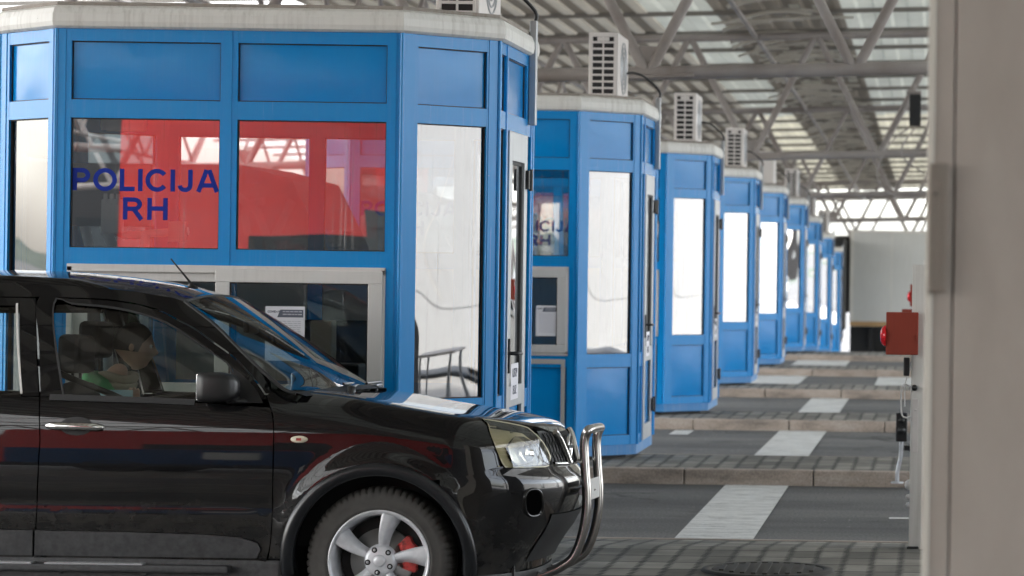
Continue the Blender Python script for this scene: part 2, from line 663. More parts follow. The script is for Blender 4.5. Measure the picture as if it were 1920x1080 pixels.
# oil drips and tyre-dark patches
oil = ramp(m, noise_layer(m, 1.1, (1, 1, 1), 5), [(0.60, g(0)), (0.72, g(0.55))])
oc_ = mixc(m, oil, spk, (0.022, 0.022, 0.022))
L(m, mixc(m, ckk.outputs[0], oc_, (0.015, 0.015, 0.015)), bsdf(m).inputs['Base Color'])
bump(m, f1, 0.5, 0.006)

m = M['paint_line'] = mat('worn_road_paint', (0.6, 0.6, 0.58), 0.7)
w1 = noise_layer(m, 5, (0.6, 2.5, 1), 9, rough=0.75)
w2 = noise_layer(m, 90, (1, 1, 1), 4)
ad = N(m, 'ShaderNodeMath', operation='ADD')
L(m, w1, ad.inputs[0])
sc2 = N(m, 'ShaderNodeMath', operation='MULTIPLY')
L(m, w2, sc2.inputs[0])
sc2.inputs[1].default_value = 0.35
L(m, sc2.outputs[0], ad.inputs[1])
L(m, ramp(m, ad.outputs[0], [(0.50, (0.16, 0.16, 0.16)), (0.60, (0.46, 0.46, 0.45)), (0.74, (0.66, 0.66, 0.64))]), bsdf(m).inputs['Base Color'])

m = M['kerb'] = mat('stone_kerb', (0.30, 0.25, 0.20), 0.85)
k1 = noise_layer(m, 2.2, (1, 1, 3), 8)
k2 = noise_layer(m, 60, (1, 1, 1), 4)
kc = ramp(m, k1, [(0.28, (0.17, 0.145, 0.125)), (0.5, (0.37, 0.305, 0.255)), (0.75, (0.46, 0.40, 0.35))])
kk = N(m, 'ShaderNodeMix', data_type='RGBA', blend_type='MULTIPLY')
kk.inputs[0].default_value = 1
L(m, kc, kk.inputs[6])
L(m, ramp(m, k2, [(0.3, g(0.7)), (0.7, g(1.1))]), kk.inputs[7])
L(m, kk.outputs[2], bsdf(m).inputs['Base Color'])
bump(m, k2, 0.4, 0.006)

# paving blocks: courses along X, columns 0.155 m, dark notched joints running along Y
m = M['paving'] = mat('concrete_pavers', (0.20, 0.19, 0.17), 0.85)
tc = N(m, 'ShaderNodeTexCoord')
sep = N(m, 'ShaderNodeSeparateXYZ')
L(m, tc.outputs['Object'], sep.inputs[0])


def math_n(op, a, b=None, c=None):
    n = N(m, 'ShaderNodeMath', operation=op)
    for s, v in zip(n.inputs, (a, b, c)):
        if v is None:
            continue
        if hasattr(v, 'links'):
            L(m, v, s)
        else:
            s.default_value = v
    return n.outputs[0]


PCOL, PROW = 0.158, 0.34
cx = math_n('DIVIDE', sep.outputs[0], PCOL)
cy = math_n('DIVIDE', sep.outputs[1], PROW)
zig = math_n('MULTIPLY', math_n('PINGPONG', math_n('MULTIPLY', cy, 10.0), 1.0), 0.14)
cxz = math_n('ADD', cx, zig)
fx = math_n('ABSOLUTE', math_n('SUBTRACT', math_n('FRACT', cxz), 0.5))
fy = math_n('ABSOLUTE', math_n('SUBTRACT', math_n('FRACT', cy), 0.5))
dots = math_n('LESS_THAN', math_n('FRACT', math_n('MULTIPLY', cy, 5.0)), 0.6)
jx = math_n('MULTIPLY', math_n('GREATER_THAN', fx, 0.395), math_n('ADD', math_n('MULTIPLY', dots, 0.88), 0.12))
jy = math_n('GREATER_THAN', fy, 0.465)
wn_ = N(m, 'ShaderNodeTexWhiteNoise', noise_dimensions='2D')
cmb = N(m, 'ShaderNodeCombineXYZ')
L(m, math_n('FLOOR', cxz), cmb.inputs[0])
L(m, math_n('FLOOR', cy), cmb.inputs[1])
L(m, cmb.outputs[0], wn_.inputs['Vector'])
bc = ramp(m, wn_.outputs['Value'], [(0.0, (0.15, 0.14, 0.12)), (1.0, (0.31, 0.29, 0.25))])
bn = ramp(m, noise_layer(m, 3, (1, 1, 1), 9), [(0.3, g(0.6)), (0.7, g(1.15))])
bm_ = N(m, 'ShaderNodeMix', data_type='RGBA', blend_type='MULTIPLY')
bm_.inputs[0].default_value = 1
L(m, bc, bm_.inputs[6])
L(m, bn, bm_.inputs[7])
jj = math_n('MAXIMUM', jx, math_n('MULTIPLY', jy, 0.75))
L(m, mixc(m, jj, bm_.outputs[2], (0.006, 0.006, 0.005)), bsdf(m).inputs['Base Color'])
bump(m, math_n('SUBTRACT', 1.0, jj), 0.6, 0.012)

m = M['apron'] = mat('pale_concrete', (0.42, 0.41, 0.39), 0.85)
L(m, ramp(m, noise_layer(m, 0.8, (1, 1, 1), 8), [(0.3, (0.34, 0.33, 0.31)), (0.7, (0.48, 0.47, 0.45))]), bsdf(m).inputs['Base Color'])
m = M['iron'] = mat('cast_iron', (0.06, 0.055, 0.05), 0.6, 0.4)
M['building'] = streaky('grey_building', (0.05, 0.048, 0.045), (0.03, 0.03, 0.03), 0.5, 0.7)
M['bwin'] = mat('building_window', (0.02, 0.025, 0.03), 0.1)
m = M['hill'] = mat('wooded_hill', (0.05, 0.075, 0.05), 1.0)
L(m, ramp(m, noise_layer(m, 0.05, (1, 1, 1), 10), [(0.3, (0.035, 0.055, 0.04)), (0.7, (0.09, 0.11, 0.08))]), bsdf(m).inputs['Base Color'])

# ------------------------------------------------------------------ terrain levels
GZ = [(-600, 0), (25, 0), (31, -0.035), (54, -0.08), (58, -0.16), (64, -0.38), (72, -0.68), (80, -1.0), (95, -1.5), (140, -2.2), (420, -2.6), (2000, -3)]


def gz(y):
    return interp(GZ, y)


ISL_F, ISL_R, STEP = -0.71, 2.46, 7.70       # island edges relative to the booth front
FRONT0 = 15.16
KERB = 0.12
IX0, IX1 = -16.0, 9.0

# ground sheet
b = MB()
xs = [-900, -200, -60, -16, 0, 10, 40, 120, 900]
ys = [-900, -200, -60, -20, 0, 12, 20, 25, 28, 31, 36, 42, 48, 54, 56, 58, 61, 64, 68, 72, 76, 80, 88, 95, 110, 140, 220, 420, 1500]
b.grid([[(x, y, gz(y)) for x in xs] for y in ys], smooth=True)
tag(b.build('ground', M['asphalt']), kind='structure')

for k in range(-1, 11):
    fy_ = FRONT0 + (k - 1) * STEP + ISL_F
    ry_ = FRONT0 + (k - 1) * STEP + ISL_R
    z0 = gz(fy_ + 1.6)
    b = MB()
    b.add([(IX0, fy_ + 0.14, z0 + KERB), (IX1, fy_ + 0.14, z0 + KERB), (IX1, fy_ + 1.7, z0 + KERB), (IX0, fy_ + 1.7, z0 + KERB),
           (IX1, ry_, z0 + 0.012), (IX0, ry_, z0 + 0.012), (IX1, ry_, z0 - 0.3), (IX0, ry_, z0 - 0.3),
           (IX0, fy_ + 0.14, z0 - .3), (IX1, fy_ + 0.14, z0 - .3)],
          [(0, 1, 2, 3), (3, 2, 4, 5), (5, 4, 6, 7), (0, 3, 5, 7, 8), (1, 9, 6, 4, 2)])
    tag(b.build('pavement', M['paving']), kind='structure')
    b = MB()
    x = IX0 + 0.3 * (k % 3)
    while x < IX1:
        b.bbox(x + 0.004, x + 1.028, fy_ + rnd.uniform(-.004, .004), fy_ + 0.137, z0 - 0.2, z0 + KERB + rnd.uniform(0, 0.004), 0.012, 2)
        x += 1.032
    tag(b.build('kerb', M['kerb']), kind='structure')
    # flush concrete edging strip along the back of the island
    b = MB()
    b.box(IX0, IX1, ry_ + 0.002, ry_ + 0.07, z0 - 0.1, z0 + 0.016)
    tag(b.build('edging_strip', M['kerb']), kind='structure')

# road paint: one broad bar across each lane, thin edge lines
for k in range(1, 6):
    ya = FRONT0 + (k - 1) * STEP + ISL_R + 0.11
    yb = FRONT0 + k * STEP + ISL_F - 0.03
    b = MB()
    bars = [(-1.65, -1.145)] if k < 4 else ([(-2.95, -2.05), (-0.9, -0.2)] if k == 4 else [(-2.6, -1.6)])
    for x0, x1 in bars:
        n = 24
        yy = [ya + (yb - ya) * i / n for i in range(n + 1)]
        b.grid([[(x0, y, gz(y) + 0.005), (x1, y, gz(y) + 0.005)] for y in yy], smooth=False)
    b.grid([[(-0.30, y, gz(y) + 0.005), (2.4, y, gz(y) + 0.005)] for y in (ya + 1.63, ya + 1.75)], smooth=False)
    if k == 2:
        b.grid([[(-2.75, y, gz(y) + 0.005), (-2.55, y, gz(y) + 0.005)] for y in (yb - 1.0, yb - 0.2)], smooth=False)
    tag(b.build('road_marking', M['paint_line']), kind='structure')

# hills on the horizon
b = MB()
rows = [[], []]
for i in range(121):
    a = 2 * PI * i / 120
    h = 18 + 14 * math.sin(3 * a + 1) + 9 * math.sin(7 * a) + 5 * math.sin(17 * a + 2)
    rows[0].append((1100 * math.sin(a), 1100 * math.cos(a), -6))
    rows[1].append((1250 * math.sin(a), 1250 * math.cos(a), 2 + max(4, h) * 0.22))
rows.append([(1500 * math.sin(2 * PI * i / 120), 1500 * math.cos(2 * PI * i / 120), -6) for i in range(121)])
b.grid(rows, smooth=True)
tag(b.build('hills', M['hill']), kind='structure')

# manhole
mh = empty('manhole_cover', (-0.88, 14.92, KERB), 'round cast iron manhole cover set in the grey block paving', 'manhole cover')
b = MB()
b.lathe([(0.30, 0.004), (0.30, 0.012), (0.29, 0.014), (0.0, 0.014)], n=40)
for i in range(-4, 5):
    w = math.sqrt(max(0, 0.27 ** 2 - (i * 0.06) ** 2))
    b.box(i * 0.06 - 0.012, i * 0.06 + 0.012, -w, w, 0.014, 0.022)
b.build('cover_plate', M['iron'], mh)
b = MB()
b.lathe([(0.305, 0.002), (0.305, 0.016), (0.35, 0.016), (0.36, 0.003)], n=40)
b.build('frame_ring', M['iron'], mh)

# ------------------------------------------------------------------ block capitals (heavy grotesque)
def arc2(cx_, cz_, rx, rz, a0, a1, n=18):
    return [(cx_ + rx * math.cos(R(a0 + (a1 - a0) * i / n)), cz_ + rz * math.sin(R(a0 + (a1 - a0) * i / n))) for i in range(n + 1)]


def glyph(c):
    """centre-line strokes in a cell of cap height 1; returns width, strokes"""
    h = 0.09
    if c == 'I':
        return 0.18, [[(.09, 0), (.09, 1)]]
    if c == 'L':
        return 0.64, [[(.09, 0), (.09, 1)], [(.0, h), (.62, h)]]
    if c == 'H':
        return 0.80, [[(.09, 0), (.09, 1)], [(.71, 0), (.71, 1)], [(.09, .52), (.71, .52)]]
    if c == 'P':
        return 0.74, [[(.09, 0), (.09, 1)], [(.0, 1 - h), (.40, 1 - h)] + arc2(.40, .685, .235, .225, 90, -90) + [(.09, .46)]]
    if c == 'R':
        return 0.82, [[(.09, 0), (.09, 1)], [(.0, 1 - h), (.42, 1 - h)] + arc2(.42, .70, .235, .21, 90, -90) + [(.09, .49)], [(.44, .46), (.73, 0)]]
    if c == 'O':
        return 0.98, [arc2(.49, .5, .40, .42, 0, 360, 40)]
    if c == 'C':
        return 0.92, [arc2(.48, .5, .39, .42, 38, 322, 36)]
    if c == 'J':
        return 0.66, [[(.52, 1), (.52, .33)] + arc2(.30, .30, .22, .22, 0, -175, 16)]
    if c == 'A':
        return 0.92, [[(.07, 0), (.41, 1)], [(.51, 1), (.85, 0)], [(.2, .30), (.72, .30)]]
    return 0.4, []


def block_text(mb, txt, cap, width):
    adv = []
    x = 0
    for c in txt:
        w, st = glyph(c)
        adv.append((x, st))
        x += w + 0.13
    total = x - 0.13
    kx = width / total
    z = 0.0
    for x0, sts in adv:
        for st in sts:
            z += 0.00008
            pts = [Vector(((p[0] + x0) * kx, p[1] * cap)) for p in st]
            hw = 0.10 * cap
            pts = [p for i_, p in enumerate(pts) if i_ == 0 or (p - pts[i_ - 1]).length > 1e-6]
            n = len(pts)
            closed = (pts[0] - pts[-1]).length < 1e-5
            lft, rgt = [], []
            for i in range(n):
                a = pts[i - 1] if i else (pts[-2] if closed else None)
                c = pts[i + 1] if i < n - 1 else (pts[1] if closed else None)
                d1 = (pts[i] - a).normalized() if a is not None else None
                d2 = (c - pts[i]).normalized() if c is not None else None
                d = (d1 + d2).normalized() if d1 is not None and d2 is not None else (d1 if d1 is not None else d2)
                k = 1.0
                if d1 is not None and d2 is not None:
                    k = 1 / max(0.5, d.dot(d1))
                nv = Vector((-d.y, d.x)) * hw * k
                lft.append(pts[i] + nv)
                rgt.append(pts[i] - nv)
            base = mb.add([(p.x - width / 2, p.y, z) for p in lft] + [(p.x - width / 2, p.y, z) for p in rgt],
                          [(i, n + i, n + i + 1, i + 1) for i in range(n - 1)])


# ------------------------------------------------------------------ police booth
HA, HB, HD, HE = 0.945, 1.405, 1.11, 0.65
OCT = [(-HA, -HD), (HA, -HD), (HB, -HE), (HB, HE), (HA, HD), (-HA, HD), (-HB, HE), (-HB, -HE)]


class Face:
    def __init__(s, i):
        s.p0 = Vector((*OCT[i], 0))
        p1 = Vector((*OCT[(i + 1) % 8], 0))
        s.L = (p1 - s.p0).length
        s.d = (p1 - s.p0).normalized()
        s.n = Vector((s.d.y, -s.d.x, 0))

    def P(s, u, z, n):
        return s.p0 + s.d * u + s.n * n + Vector((0, 0, z))

    def box(s, mb, u0, u1, z0, z1, n0, n1):
        v = [s.P(u, z, n) for z in (z0, z1) for n in (n1, n0) for u in (u0, u1)]
        mb.add(v, [(0, 2, 3, 1), (4, 5, 7, 6), (0, 1, 5, 4), (2, 6, 7, 3), (0, 4, 6, 2), (1, 3, 7, 5)])

    def sheet(s, mb, u0, u1, z0, z1, n, nu=1, nz=1, bulge=0.0):
        rows = []
        for j in range(nz + 1):
            row = []
            for i in range(nu + 1):
                a, c = i / nu, j / nz
                row.append(s.P(u0 + (u1 - u0) * a, z0 + (z1 - z0) * c, n + bulge * 16 * a * (1 - a) * c * (1 - c)))
            rows.append(row)
        mb.grid(rows, smooth=True)

    def rot(s):
        return (PI / 2, 0, math.atan2(s.d.y, s.d.x))


ZT, ZP0, ZP1, ZW0, ZW1, ZS0, ZS1, ZL0, ZL1 = 2.90, 2.50, 2.82, 1.69, 2.40, 0.88, 1.59, 0.20, 0.77


def frame_panel_gasket(fr, gk, f, u0, u1, z0, z1):
    """thin dark joint round an infill"""
    for a in ((u0 - .001, u0 + .006, z0, z1), (u1 - .006, u1 + .001, z0, z1), (u0, u1, z0 - .001, z0 + .006), (u0, u1, z1 - .006, z1 + .001)):
        f.box(gk, a[0], a[1], a[2], a[3], -0.03, -0.014)


def make_booth(root, lettered=True):
    fr, pn, gk, inner = MB(), [], MB(), []
    panes = []
    for i in range(8):
        f = Face(i)
        Lf = f.L
        if i in (0, 4):
            cols = [(0.082, Lf / 2 - 0.047), (Lf / 2 + 0.047, Lf - 0.082)]
            rows = [(ZL0, ZL1, 'p'), (ZS0, ZS1, 's' if i == 0 else 'p'), (ZW0, ZW1, 'g'), (ZP0, ZP1, 'p')]
        elif i in (2, 6):
            cols = [(0.08, 0.25), (0.34, 1.04), (1.10, 1.22)]
            rows = [(ZL0, ZL1, 'p'), (ZS0, ZW1, 'm'), (ZP0, ZP1, 'p')]
        else:
            cols = [(0.105, Lf - 0.085)]
            rows = [(ZL0, ZL1, 'p'), (ZS0, ZW1, 'm'), (ZP0, ZP1, 'p')]
        # posts
        edges = [0.0] + [e for c in cols for e in c] + [Lf]
        for a, c in zip(edges[0::2], edges[1::2]):
            f.box(fr, a, c, 0.12, ZT, -0.05, 0.0)
            if c - a > 0.07:      # profile line along the middle of each post
                f.box(fr, a + 0.012, c - 0.03, 0.124, ZT - 0.004, -0.02, 0.004)
        zed = [0.12] + [e for r in rows for e in r[:2]] + [ZT]
        for ci, (u0, u1) in enumerate(cols):
            door = i in (2, 6) and ci == 1
            for a, c in zip(zed[0::2], zed[1::2]):
                if door and a < 2.3:
                    continue
                f.box(fr, u0, u1, a, c, -0.05, -0.001)
            for z0, z1, kind in rows:
                if door and z0 < 2.3:
                    continue
                if kind == 'p':
                    pn.append(MB())
                    f.sheet(pn[-1], u0, u1, z0, z1, -0.022, 8, 8, 0.006)
                    inner.append(MB())
                    f.sheet(inner[-1], u0, u1, z0, z1, -0.046)
                    frame_panel_gasket(fr, gk, f, u0, u1, z0, z1)
                elif kind in ('g', 'm'):
                    panes.append((f, u0, u1, z0, z1, kind))
                    frame_panel_gasket(fr, gk, f, u0, u1, z0, z1)
        # corner bead
        fr.tube([f.p0 + Vector((0, 0, 0.12)), f.p0 + Vector((0, 0, ZT))], 0.012, 8)
    fr.build('frame', M['blue'], root)
    for p_ in pn:
        p_.build('infill_panel', M['blue_panel'], root)
    gk.build('gasket', M['gasket'], root)
    for p_ in inner:
        p_.build('inner_lining', M['inside'], root)
    for f, u0, u1, z0, z1, kind in panes:
        g_ = MB()
        f.sheet(g_, u0, u1, z0, z1, -0.0245, 1, 1)
        g_.build('window_pane', M['mirror_pane'] if kind == 'm' else (M['red_pane'] if f.n.y < -0.5 else M['pane']), root)

    def octo(off, z):
        out = []
        for k in range(8):
            a, c = Face((k - 1) % 8), Face(k)
            bis = (a.n + c.n)
            bis = bis / bis.dot(c.n)
            p = c.p0 + bis * off
            out.append((p.x, p.y, z))
        return out
    b = MB()
    b.grid([octo(-0.06, 0.035), octo(-0.008, 0.035), octo(-0.008, 0.122), octo(-0.06, 0.122)], smooth=False, wrap=True)
    b.add(octo(-0.06, 0.05), [tuple(range(8))])
    b.build('plinth', M['plinth'], root)
    b = MB()
    b.grid([octo(-0.10, -0.08), octo(-0.10, 0.06)], smooth=False, wrap=True)
    b.build('base', M['gasket'], root)  # black recessed base standing for the shadow gap beneath the plinth
    b = MB()
    prof = [(-0.03, 2.885), (0.012, 2.888), (0.030, 2.90), (0.036, 2.925), (0.034, 2.965), (0.020, 3.0), (-0.012, 3.02)]
    b.grid([octo(o, z) for o, z in prof], smooth=False, wrap=True)
    b.build('fascia', M['fascia'], root)
    b = MB()
    b.grid([octo(-0.014, 3.0), octo(0.0, 3.018), octo(-0.002, 3.034), octo(-0.05, 3.038)], smooth=False, wrap=True)
    b.add(octo(-0.05, 3.038), [tuple(range(8))])
    b.add(octo(-0.06, 2.86), [tuple(range(8))])
    b.build('roof', M['rooftop'], root)

    # two-sash service window on the front
    f = Face(0)
    sw = MB()
    u0, u1 = 0.075, f.L - 0.075
    for a in ((u0, u1, ZS1 - 0.03, ZS1 + 0.012), (u0, u1, ZS0 - 0.012, ZS0 + 0.03), (u0, u0 + 0.03, ZS0, ZS1), (u1 - 0.03, u1, ZS0, ZS1)):
        f.box(sw, a[0], a[1], a[2], a[3], -0.04, 0.012)
    wobj = sw.build('service_window', M['alu'], root, bevel=0.003)
    mid = f.L / 2
    for s0, s1, n in ((u0 + 0.03, mid + 0.02, -0.012), (mid - 0.055, u1 - 0.012, 0.024)):
        sash = MB()
        w = 0.078
        for a in ((s0, s1, ZS1 - w, ZS1 - 0.006), (s0, s1, ZS0 + 0.012, ZS0 + w), (s0, s0 + w, ZS0 + w, ZS1 - w), (s1 - w, s1, ZS0 + w, ZS1 - w)):
            f.box(sash, a[0], a[1], a[2], a[3], n - 0.03, n)
        sash.build('sash', M['alu'], wobj, bevel=0.004)
        gp, gg = MB(), MB()
        f.sheet(gp, s0 + w, s1 - w, ZS0 + w, ZS1 - w, n - 0.016)
        gp.build('pane', M['pane'], wobj)
        for a in ((s0 + w, s1 - w, ZS1 - w - 0.007, ZS1 - w + .001), (s0 + w, s0 + w + 0.006, ZS0 + w, ZS1 - w), (s1 - w - 0.006, s1 - w, ZS0 + w, ZS1 - w)):
            f.box(gg, a[0], a[1], a[2], a[3], n - 0.02, n - 0.006)
        gg.build('glazing_bead', M['gasket'], wobj)

    # door in each end face
    for fi in (2, 6):
        f = Face(fi)
        d0, d1 = 0.345, 1.035
        z1 = 2.40
        dm = MB()
        w = 0.105
        for a in ((d0, d0 + w, 0.13, z1), (d1 - w, d1, 0.13, z1), (d0 + w, d1 - w, 0.13, 0.26), (d0 + w, d1 - w, 0.80, 0.92), (d0 + w, d1 - w, z1 - 0.17, z1)):
            f.box(dm, a[0], a[1], a[2], a[3], -0.035, 0.012)
        door = dm.build('door', M['alu_dark'], root, bevel=0.003)
        dp = MB()
        f.sheet(dp, d0 + w, d1 - w, 0.92, z1 - 0.17, -0.012)
        dp.build('door_pane', M['mirror_pane'], door)
        dl = MB()
        f.sheet(dl, d0 + w, d1 - w, 0.26, 0.80, -0.012, 6, 6, 0.004)
        dl.build('lower_panel', M['blue_panel'], door)
        dg_ = MB()
        for a in ((d0 + w, d0 + w + 0.018, 0.26, z1 - 0.17), (d1 - w - 0.018, d1 - w, 0.26, z1 - 0.17), (d0 + w, d1 - w, z1 - 0.188, z1 - 0.17),
                  (d0 - 0.008, d0, 0.13, z1), (d1, d1 + 0.008, 0.13, z1)):
            f.box(dg_, a[0], a[1], a[2], a[3], -0.03, -0.004)
        dg_.build('door_seal', M['gasket'], door)
        h = MB()
        hu = d0 + 0.05
        f.box(h, hu - 0.02, hu + 0.02, 1.0, 1.20, 0.012, 0.022)
        h.tube([f.P(hu, 1.115, 0.02), f.P(hu, 1.115, 0.06), f.P(hu + 0.03, 1.115, 0.066), f.P(hu + 0.13, 1.112, 0.066)], 0.011, 8)
        h.build('handle', M['black'], door)
        for hz in (0.35, 2.08):
            h = MB()
            f.box(h, d1 - 0.075, d1 + 0.055, hz, hz + 0.11, 0.004, 0.032)
            h.tube([f.P(d1, hz - 0.01, 0.035), f.P(d1, hz + 0.12, 0.035)], 0.012, 8)
            h.build('hinge', M['black'], door)
        if fi == 2:
            sg = MB()
            f.sheet(sg, d0 + w + 0.04, d0 + w + 0.32, 0.84, 1.05, 0.0135)
            f.sheet(sg, d0 + w + 0.04, d0 + w + 0.32, 0.84, 1.05, 0.0130)
            sg.build('door_sign', M['paper'], door)
            p = f.P(d0 + w + 0.18, 0.97, 0.0145)
            text_part('U3TP', 0.075, M['ink'], door, p, f.rot(), 'sign_lettering')
            p = f.P(d0 + w + 0.18, 0.87, 0.0145)
            text_part('EUZ', 0.075, M['ink'], door, p, f.rot(), 'sign_lettering')
    # cable duct on the right-hand end, with the cable looping over the roof edge
    f = Face(2)
    cd = MB()
    f.box(cd, 1.10, 1.165, 2.47, 3.10, 0.004, 0.045)
    cable_duct = cd.build('cable_duct', M['alu_dark'], root, bevel=0.004)
    cb = MB()
    cb.tube(curve_pts([tuple(f.P(1.13, 3.08, 0.03)), tuple(f.P(1.12, 3.16, 0.03)), tuple(f.P(1.03, 3.28, -0.10)), tuple(f.P(0.92, 3.30, -0.22)), tuple(f.P(0.8, 3.22, -0.3)), tuple(f.P(0.7, 3.05, -0.33))], 6), 0.011, 8)
    cb.build('cable', M['black'], cable_duct)
    # floor and desk inside
    b = MB()
    b.add(octo(-0.055, 0.10), [tuple(range(8))])
    b.build('floor', M['dark'], root)
    b = MB()
    b.box(-0.85, 0.85, -1.12, -0.62, 0.80, 0.84)
    b.box(-0.85, -0.82, -1.12, -0.62, 0.1, 0.80)
    b.box(0.82, 0.85, -1.12, -0.62, 0.1, 0.80)
    b.build('desk', M['inside'], root)
    if lettered:
        for fi in (0,):
            f = Face(fi)
            uc = (0.082 + f.L / 2 - 0.047) / 2
            b = MB()
            block_text(b, 'POLICIJA', 0.121, 0.80)
            w1 = len(b.v)
            block_text(b, 'RH', 0.121, 0.245)
            for q in range(w1, len(b.v)):
                x_, y_, z_ = b.v[q]
                b.v[q] = (x_, y_ - 0.157, z_)
            lt_ = b.build('lettering', M['navy'], root, fix=False)
            lt_.location = f.P(uc, 2.003, -0.0226)
            lt_.rotation_euler = f.rot()


BX = -3.875
booth_labels = [
    'big blue police booth lettered POLICIJA RH right behind the black car',
    'second blue booth in the row, white notice in its grey service window',
    'third blue booth of the row, with the shadowy speech-bubble reflection low beside its slim blue front strip',
    'fourth blue booth of the row, light blue tall window and a bright dent pattern on its lower panel',
    'fifth blue booth of the row, under the plain pale box without slots',
    'sixth blue booth of the row, standing just before the ground drops',
    'seventh blue booth of the row, a narrow slice seen beyond the drop',
    'eighth blue booth of the row, next to last and small',
    'farthest and smallest blue booth of the row, a thin strip beside the white trailer',
]
booth_labels[2] = 'third blue booth of the row, its service window only a thin strip'
booth_labels[3] = 'fourth blue booth of the row, below the farthest air conditioner with clearly visible slots'
booth0 = empty('police_booth', (BX, FRONT0 + HD, KERB), booth_labels[0], 'booth', 'blue police booths standing in a row')
make_booth(booth0)
booths = [booth0]
for k in range(1, 9):
    o = copy_tree(booth0)
    y = FRONT0 + k * STEP
    o.location = (BX - 0.022 * k + rnd.uniform(-.01, .01), y + HD, gz(y + 0.9) + KERB)
    o['label'] = booth_labels[k]
    booths.append(o)
# ------------------------------------------------------------------ air conditioners on the roofs
def make_ac(label, loc):
    t = empty('air_conditioner', loc, label, 'air conditioner', 'air conditioner units on the booth roofs')
    W_, D_, H_ = 0.25, 0.80, 0.56
    b = MB()
    b.bbox(-W_ / 2, W_ / 2, 0.012, D_, 0.02, H_, 0.012, 2)
    for yy in (0.14, 0.62):
        b.box(-W_ / 2 - 0.01, W_ / 2 + 0.01, yy, yy + 0.05, 0.0, 0.03)
    b.build('housing', M['offwhite'], t)
    b = MB()
    b.box(-W_ / 2 + 0.036, W_ / 2 - 0.036, 0.004, 0.03, 0.035, H_ - 0.035)
    b.build('grille_recess', M['black'], t)
    b = MB()
    nz = 9
    z0, z1 = 0.03, H_ - 0.03
    for i in range(nz + 1):
        z = z0 + (z1 - z0) * i / nz
        b.box(-W_ / 2 + 0.03, W_ / 2 - 0.03, 0.0, 0.014, z - 0.009, z + 0.009)
    for xx in (-W_ / 2 + 0.028, 0, W_ / 2 - 0.028):
        b.box(xx - 0.007, xx + 0.007, -0.001, 0.0135, z0, z1)
    b.box(-0.05, 0.05, -0.012, 0.0, z1 - 0.045, z1 - 0.012)
    b.build('slot_grille', M['offwhite'], t)
    b = MB()
    b.lathe([(0.0, 0.0), (0.06, 0.006), (0.075, 0.004)], (W_ / 2 + 0.001, 0.42, 0.28), 'X', 24)
    for r in (0.10, 0.14, 0.18, 0.22):
        b.lathe([(r - 0.006, 0.0), (r, 0.008), (r + 0.006, 0.0)], (W_ / 2 + 0.001, 0.42, 0.28), 'X', 36)
    b.build('fan_guard', M['alu_dark'], t)
    return t


ac_labels = [
    'pale slotted air conditioner on the nearest booth, cut off by the top of the picture',
    'largest fully visible air conditioner, pale with dark slots, on the second booth',
    'slotted air conditioner on the third booth, middle one of the three clear ones',
    'slotted air conditioner on the fourth booth, against the truss diagonals',
    'plain pale unit without slots on the fifth booth',
    'greyish slotted air conditioner on the sixth booth beside the bright sky strip',
    'small dark air conditioner on the seventh booth',
    'tiny dark air conditioner on the eighth booth',
]
acs = []
for k in range(8):
    y = FRONT0 + k * STEP
    dx = 0.09 if k == 0 else 0.0
    loc = (-2.85 + dx, y + 0.72, gz(y + 0.9) + KERB + 3.04)
    if k == 0:
        o = make_ac(ac_labels[0], loc)
    else:
        o = copy_tree(acs[0])
        o.location = loc
        o['label'] = ac_labels[k]
        if k == 4:
            o.rotation_euler = (0, 0, PI)
            o.location = (loc[0] - 0.02, y + 1.5, loc[2])
    acs.append(o)

# ------------------------------------------------------------------ the black car
CX, CY = -3.95, 13.89
TILT = Matrix.Translation((CX, CY - 0.85, 0)) @ Matrix.Rotation(R(-2.1), 4, 'X') @ Matrix.Translation((-CX, -(CY - 0.85), 0)) @ Matrix.Translation((CX, CY, 0))
car = empty('suv_car', (CX, CY, 0), 'black suv with chrome bull bar stopped at the booth window, facing right', 'car')
WK = [(0.20, .80), (0.30, .850), (0.45, .874), (0.65, .888), (0.80, .8925), (0.95, .888), (1.06, .872), (1.12, .850), (1.30, .790), (1.45, .728), (1.58, .655), (1.66, .60), (1.70, .55)]
XF = [(0.20, 1.98), (0.30, 2.02), (0.39, 2.064), (0.50, 2.14), (0.62, 2.185), (0.72, 2.19), (0.79, 2.145), (0.87, 2.118), (0.93, 2.10), (0.97, 2.075), (1.06, 2.0), (1.2, 1.8)]
XR = [(0.2, -2.25), (0.4, -2.36), (0.7, -2.38), (0.9, -2.30), (1.1, -2.27), (1.4, -2.17), (1.66, -2.0)]
ZC = [(0.60, 1.190), (0.93, 1.163), (1.05, 1.153), (1.2, 1.137), (1.41, 1.106), (1.68, 1.070), (1.85, 1.043), (1.95, 1.022), (2.02, 0.998), (2.06, 0.972), (2.09, 0.938)]
HWB = 0.735                                   # bonnet half width


def crown(x):
    return 0.012 + 0.016 * sstep(1.1, 1.7, x)


ZSH = [(0.6 + 0.03 * i, smooth_interp(ZC, 0.6 + 0.03 * i) - crown(0.6 + 0.03 * i)) for i in range(51)]
XS, NP = 1.64, 2.4
XWF, XWR, ZWH = 1.35, -1.28, 0.35


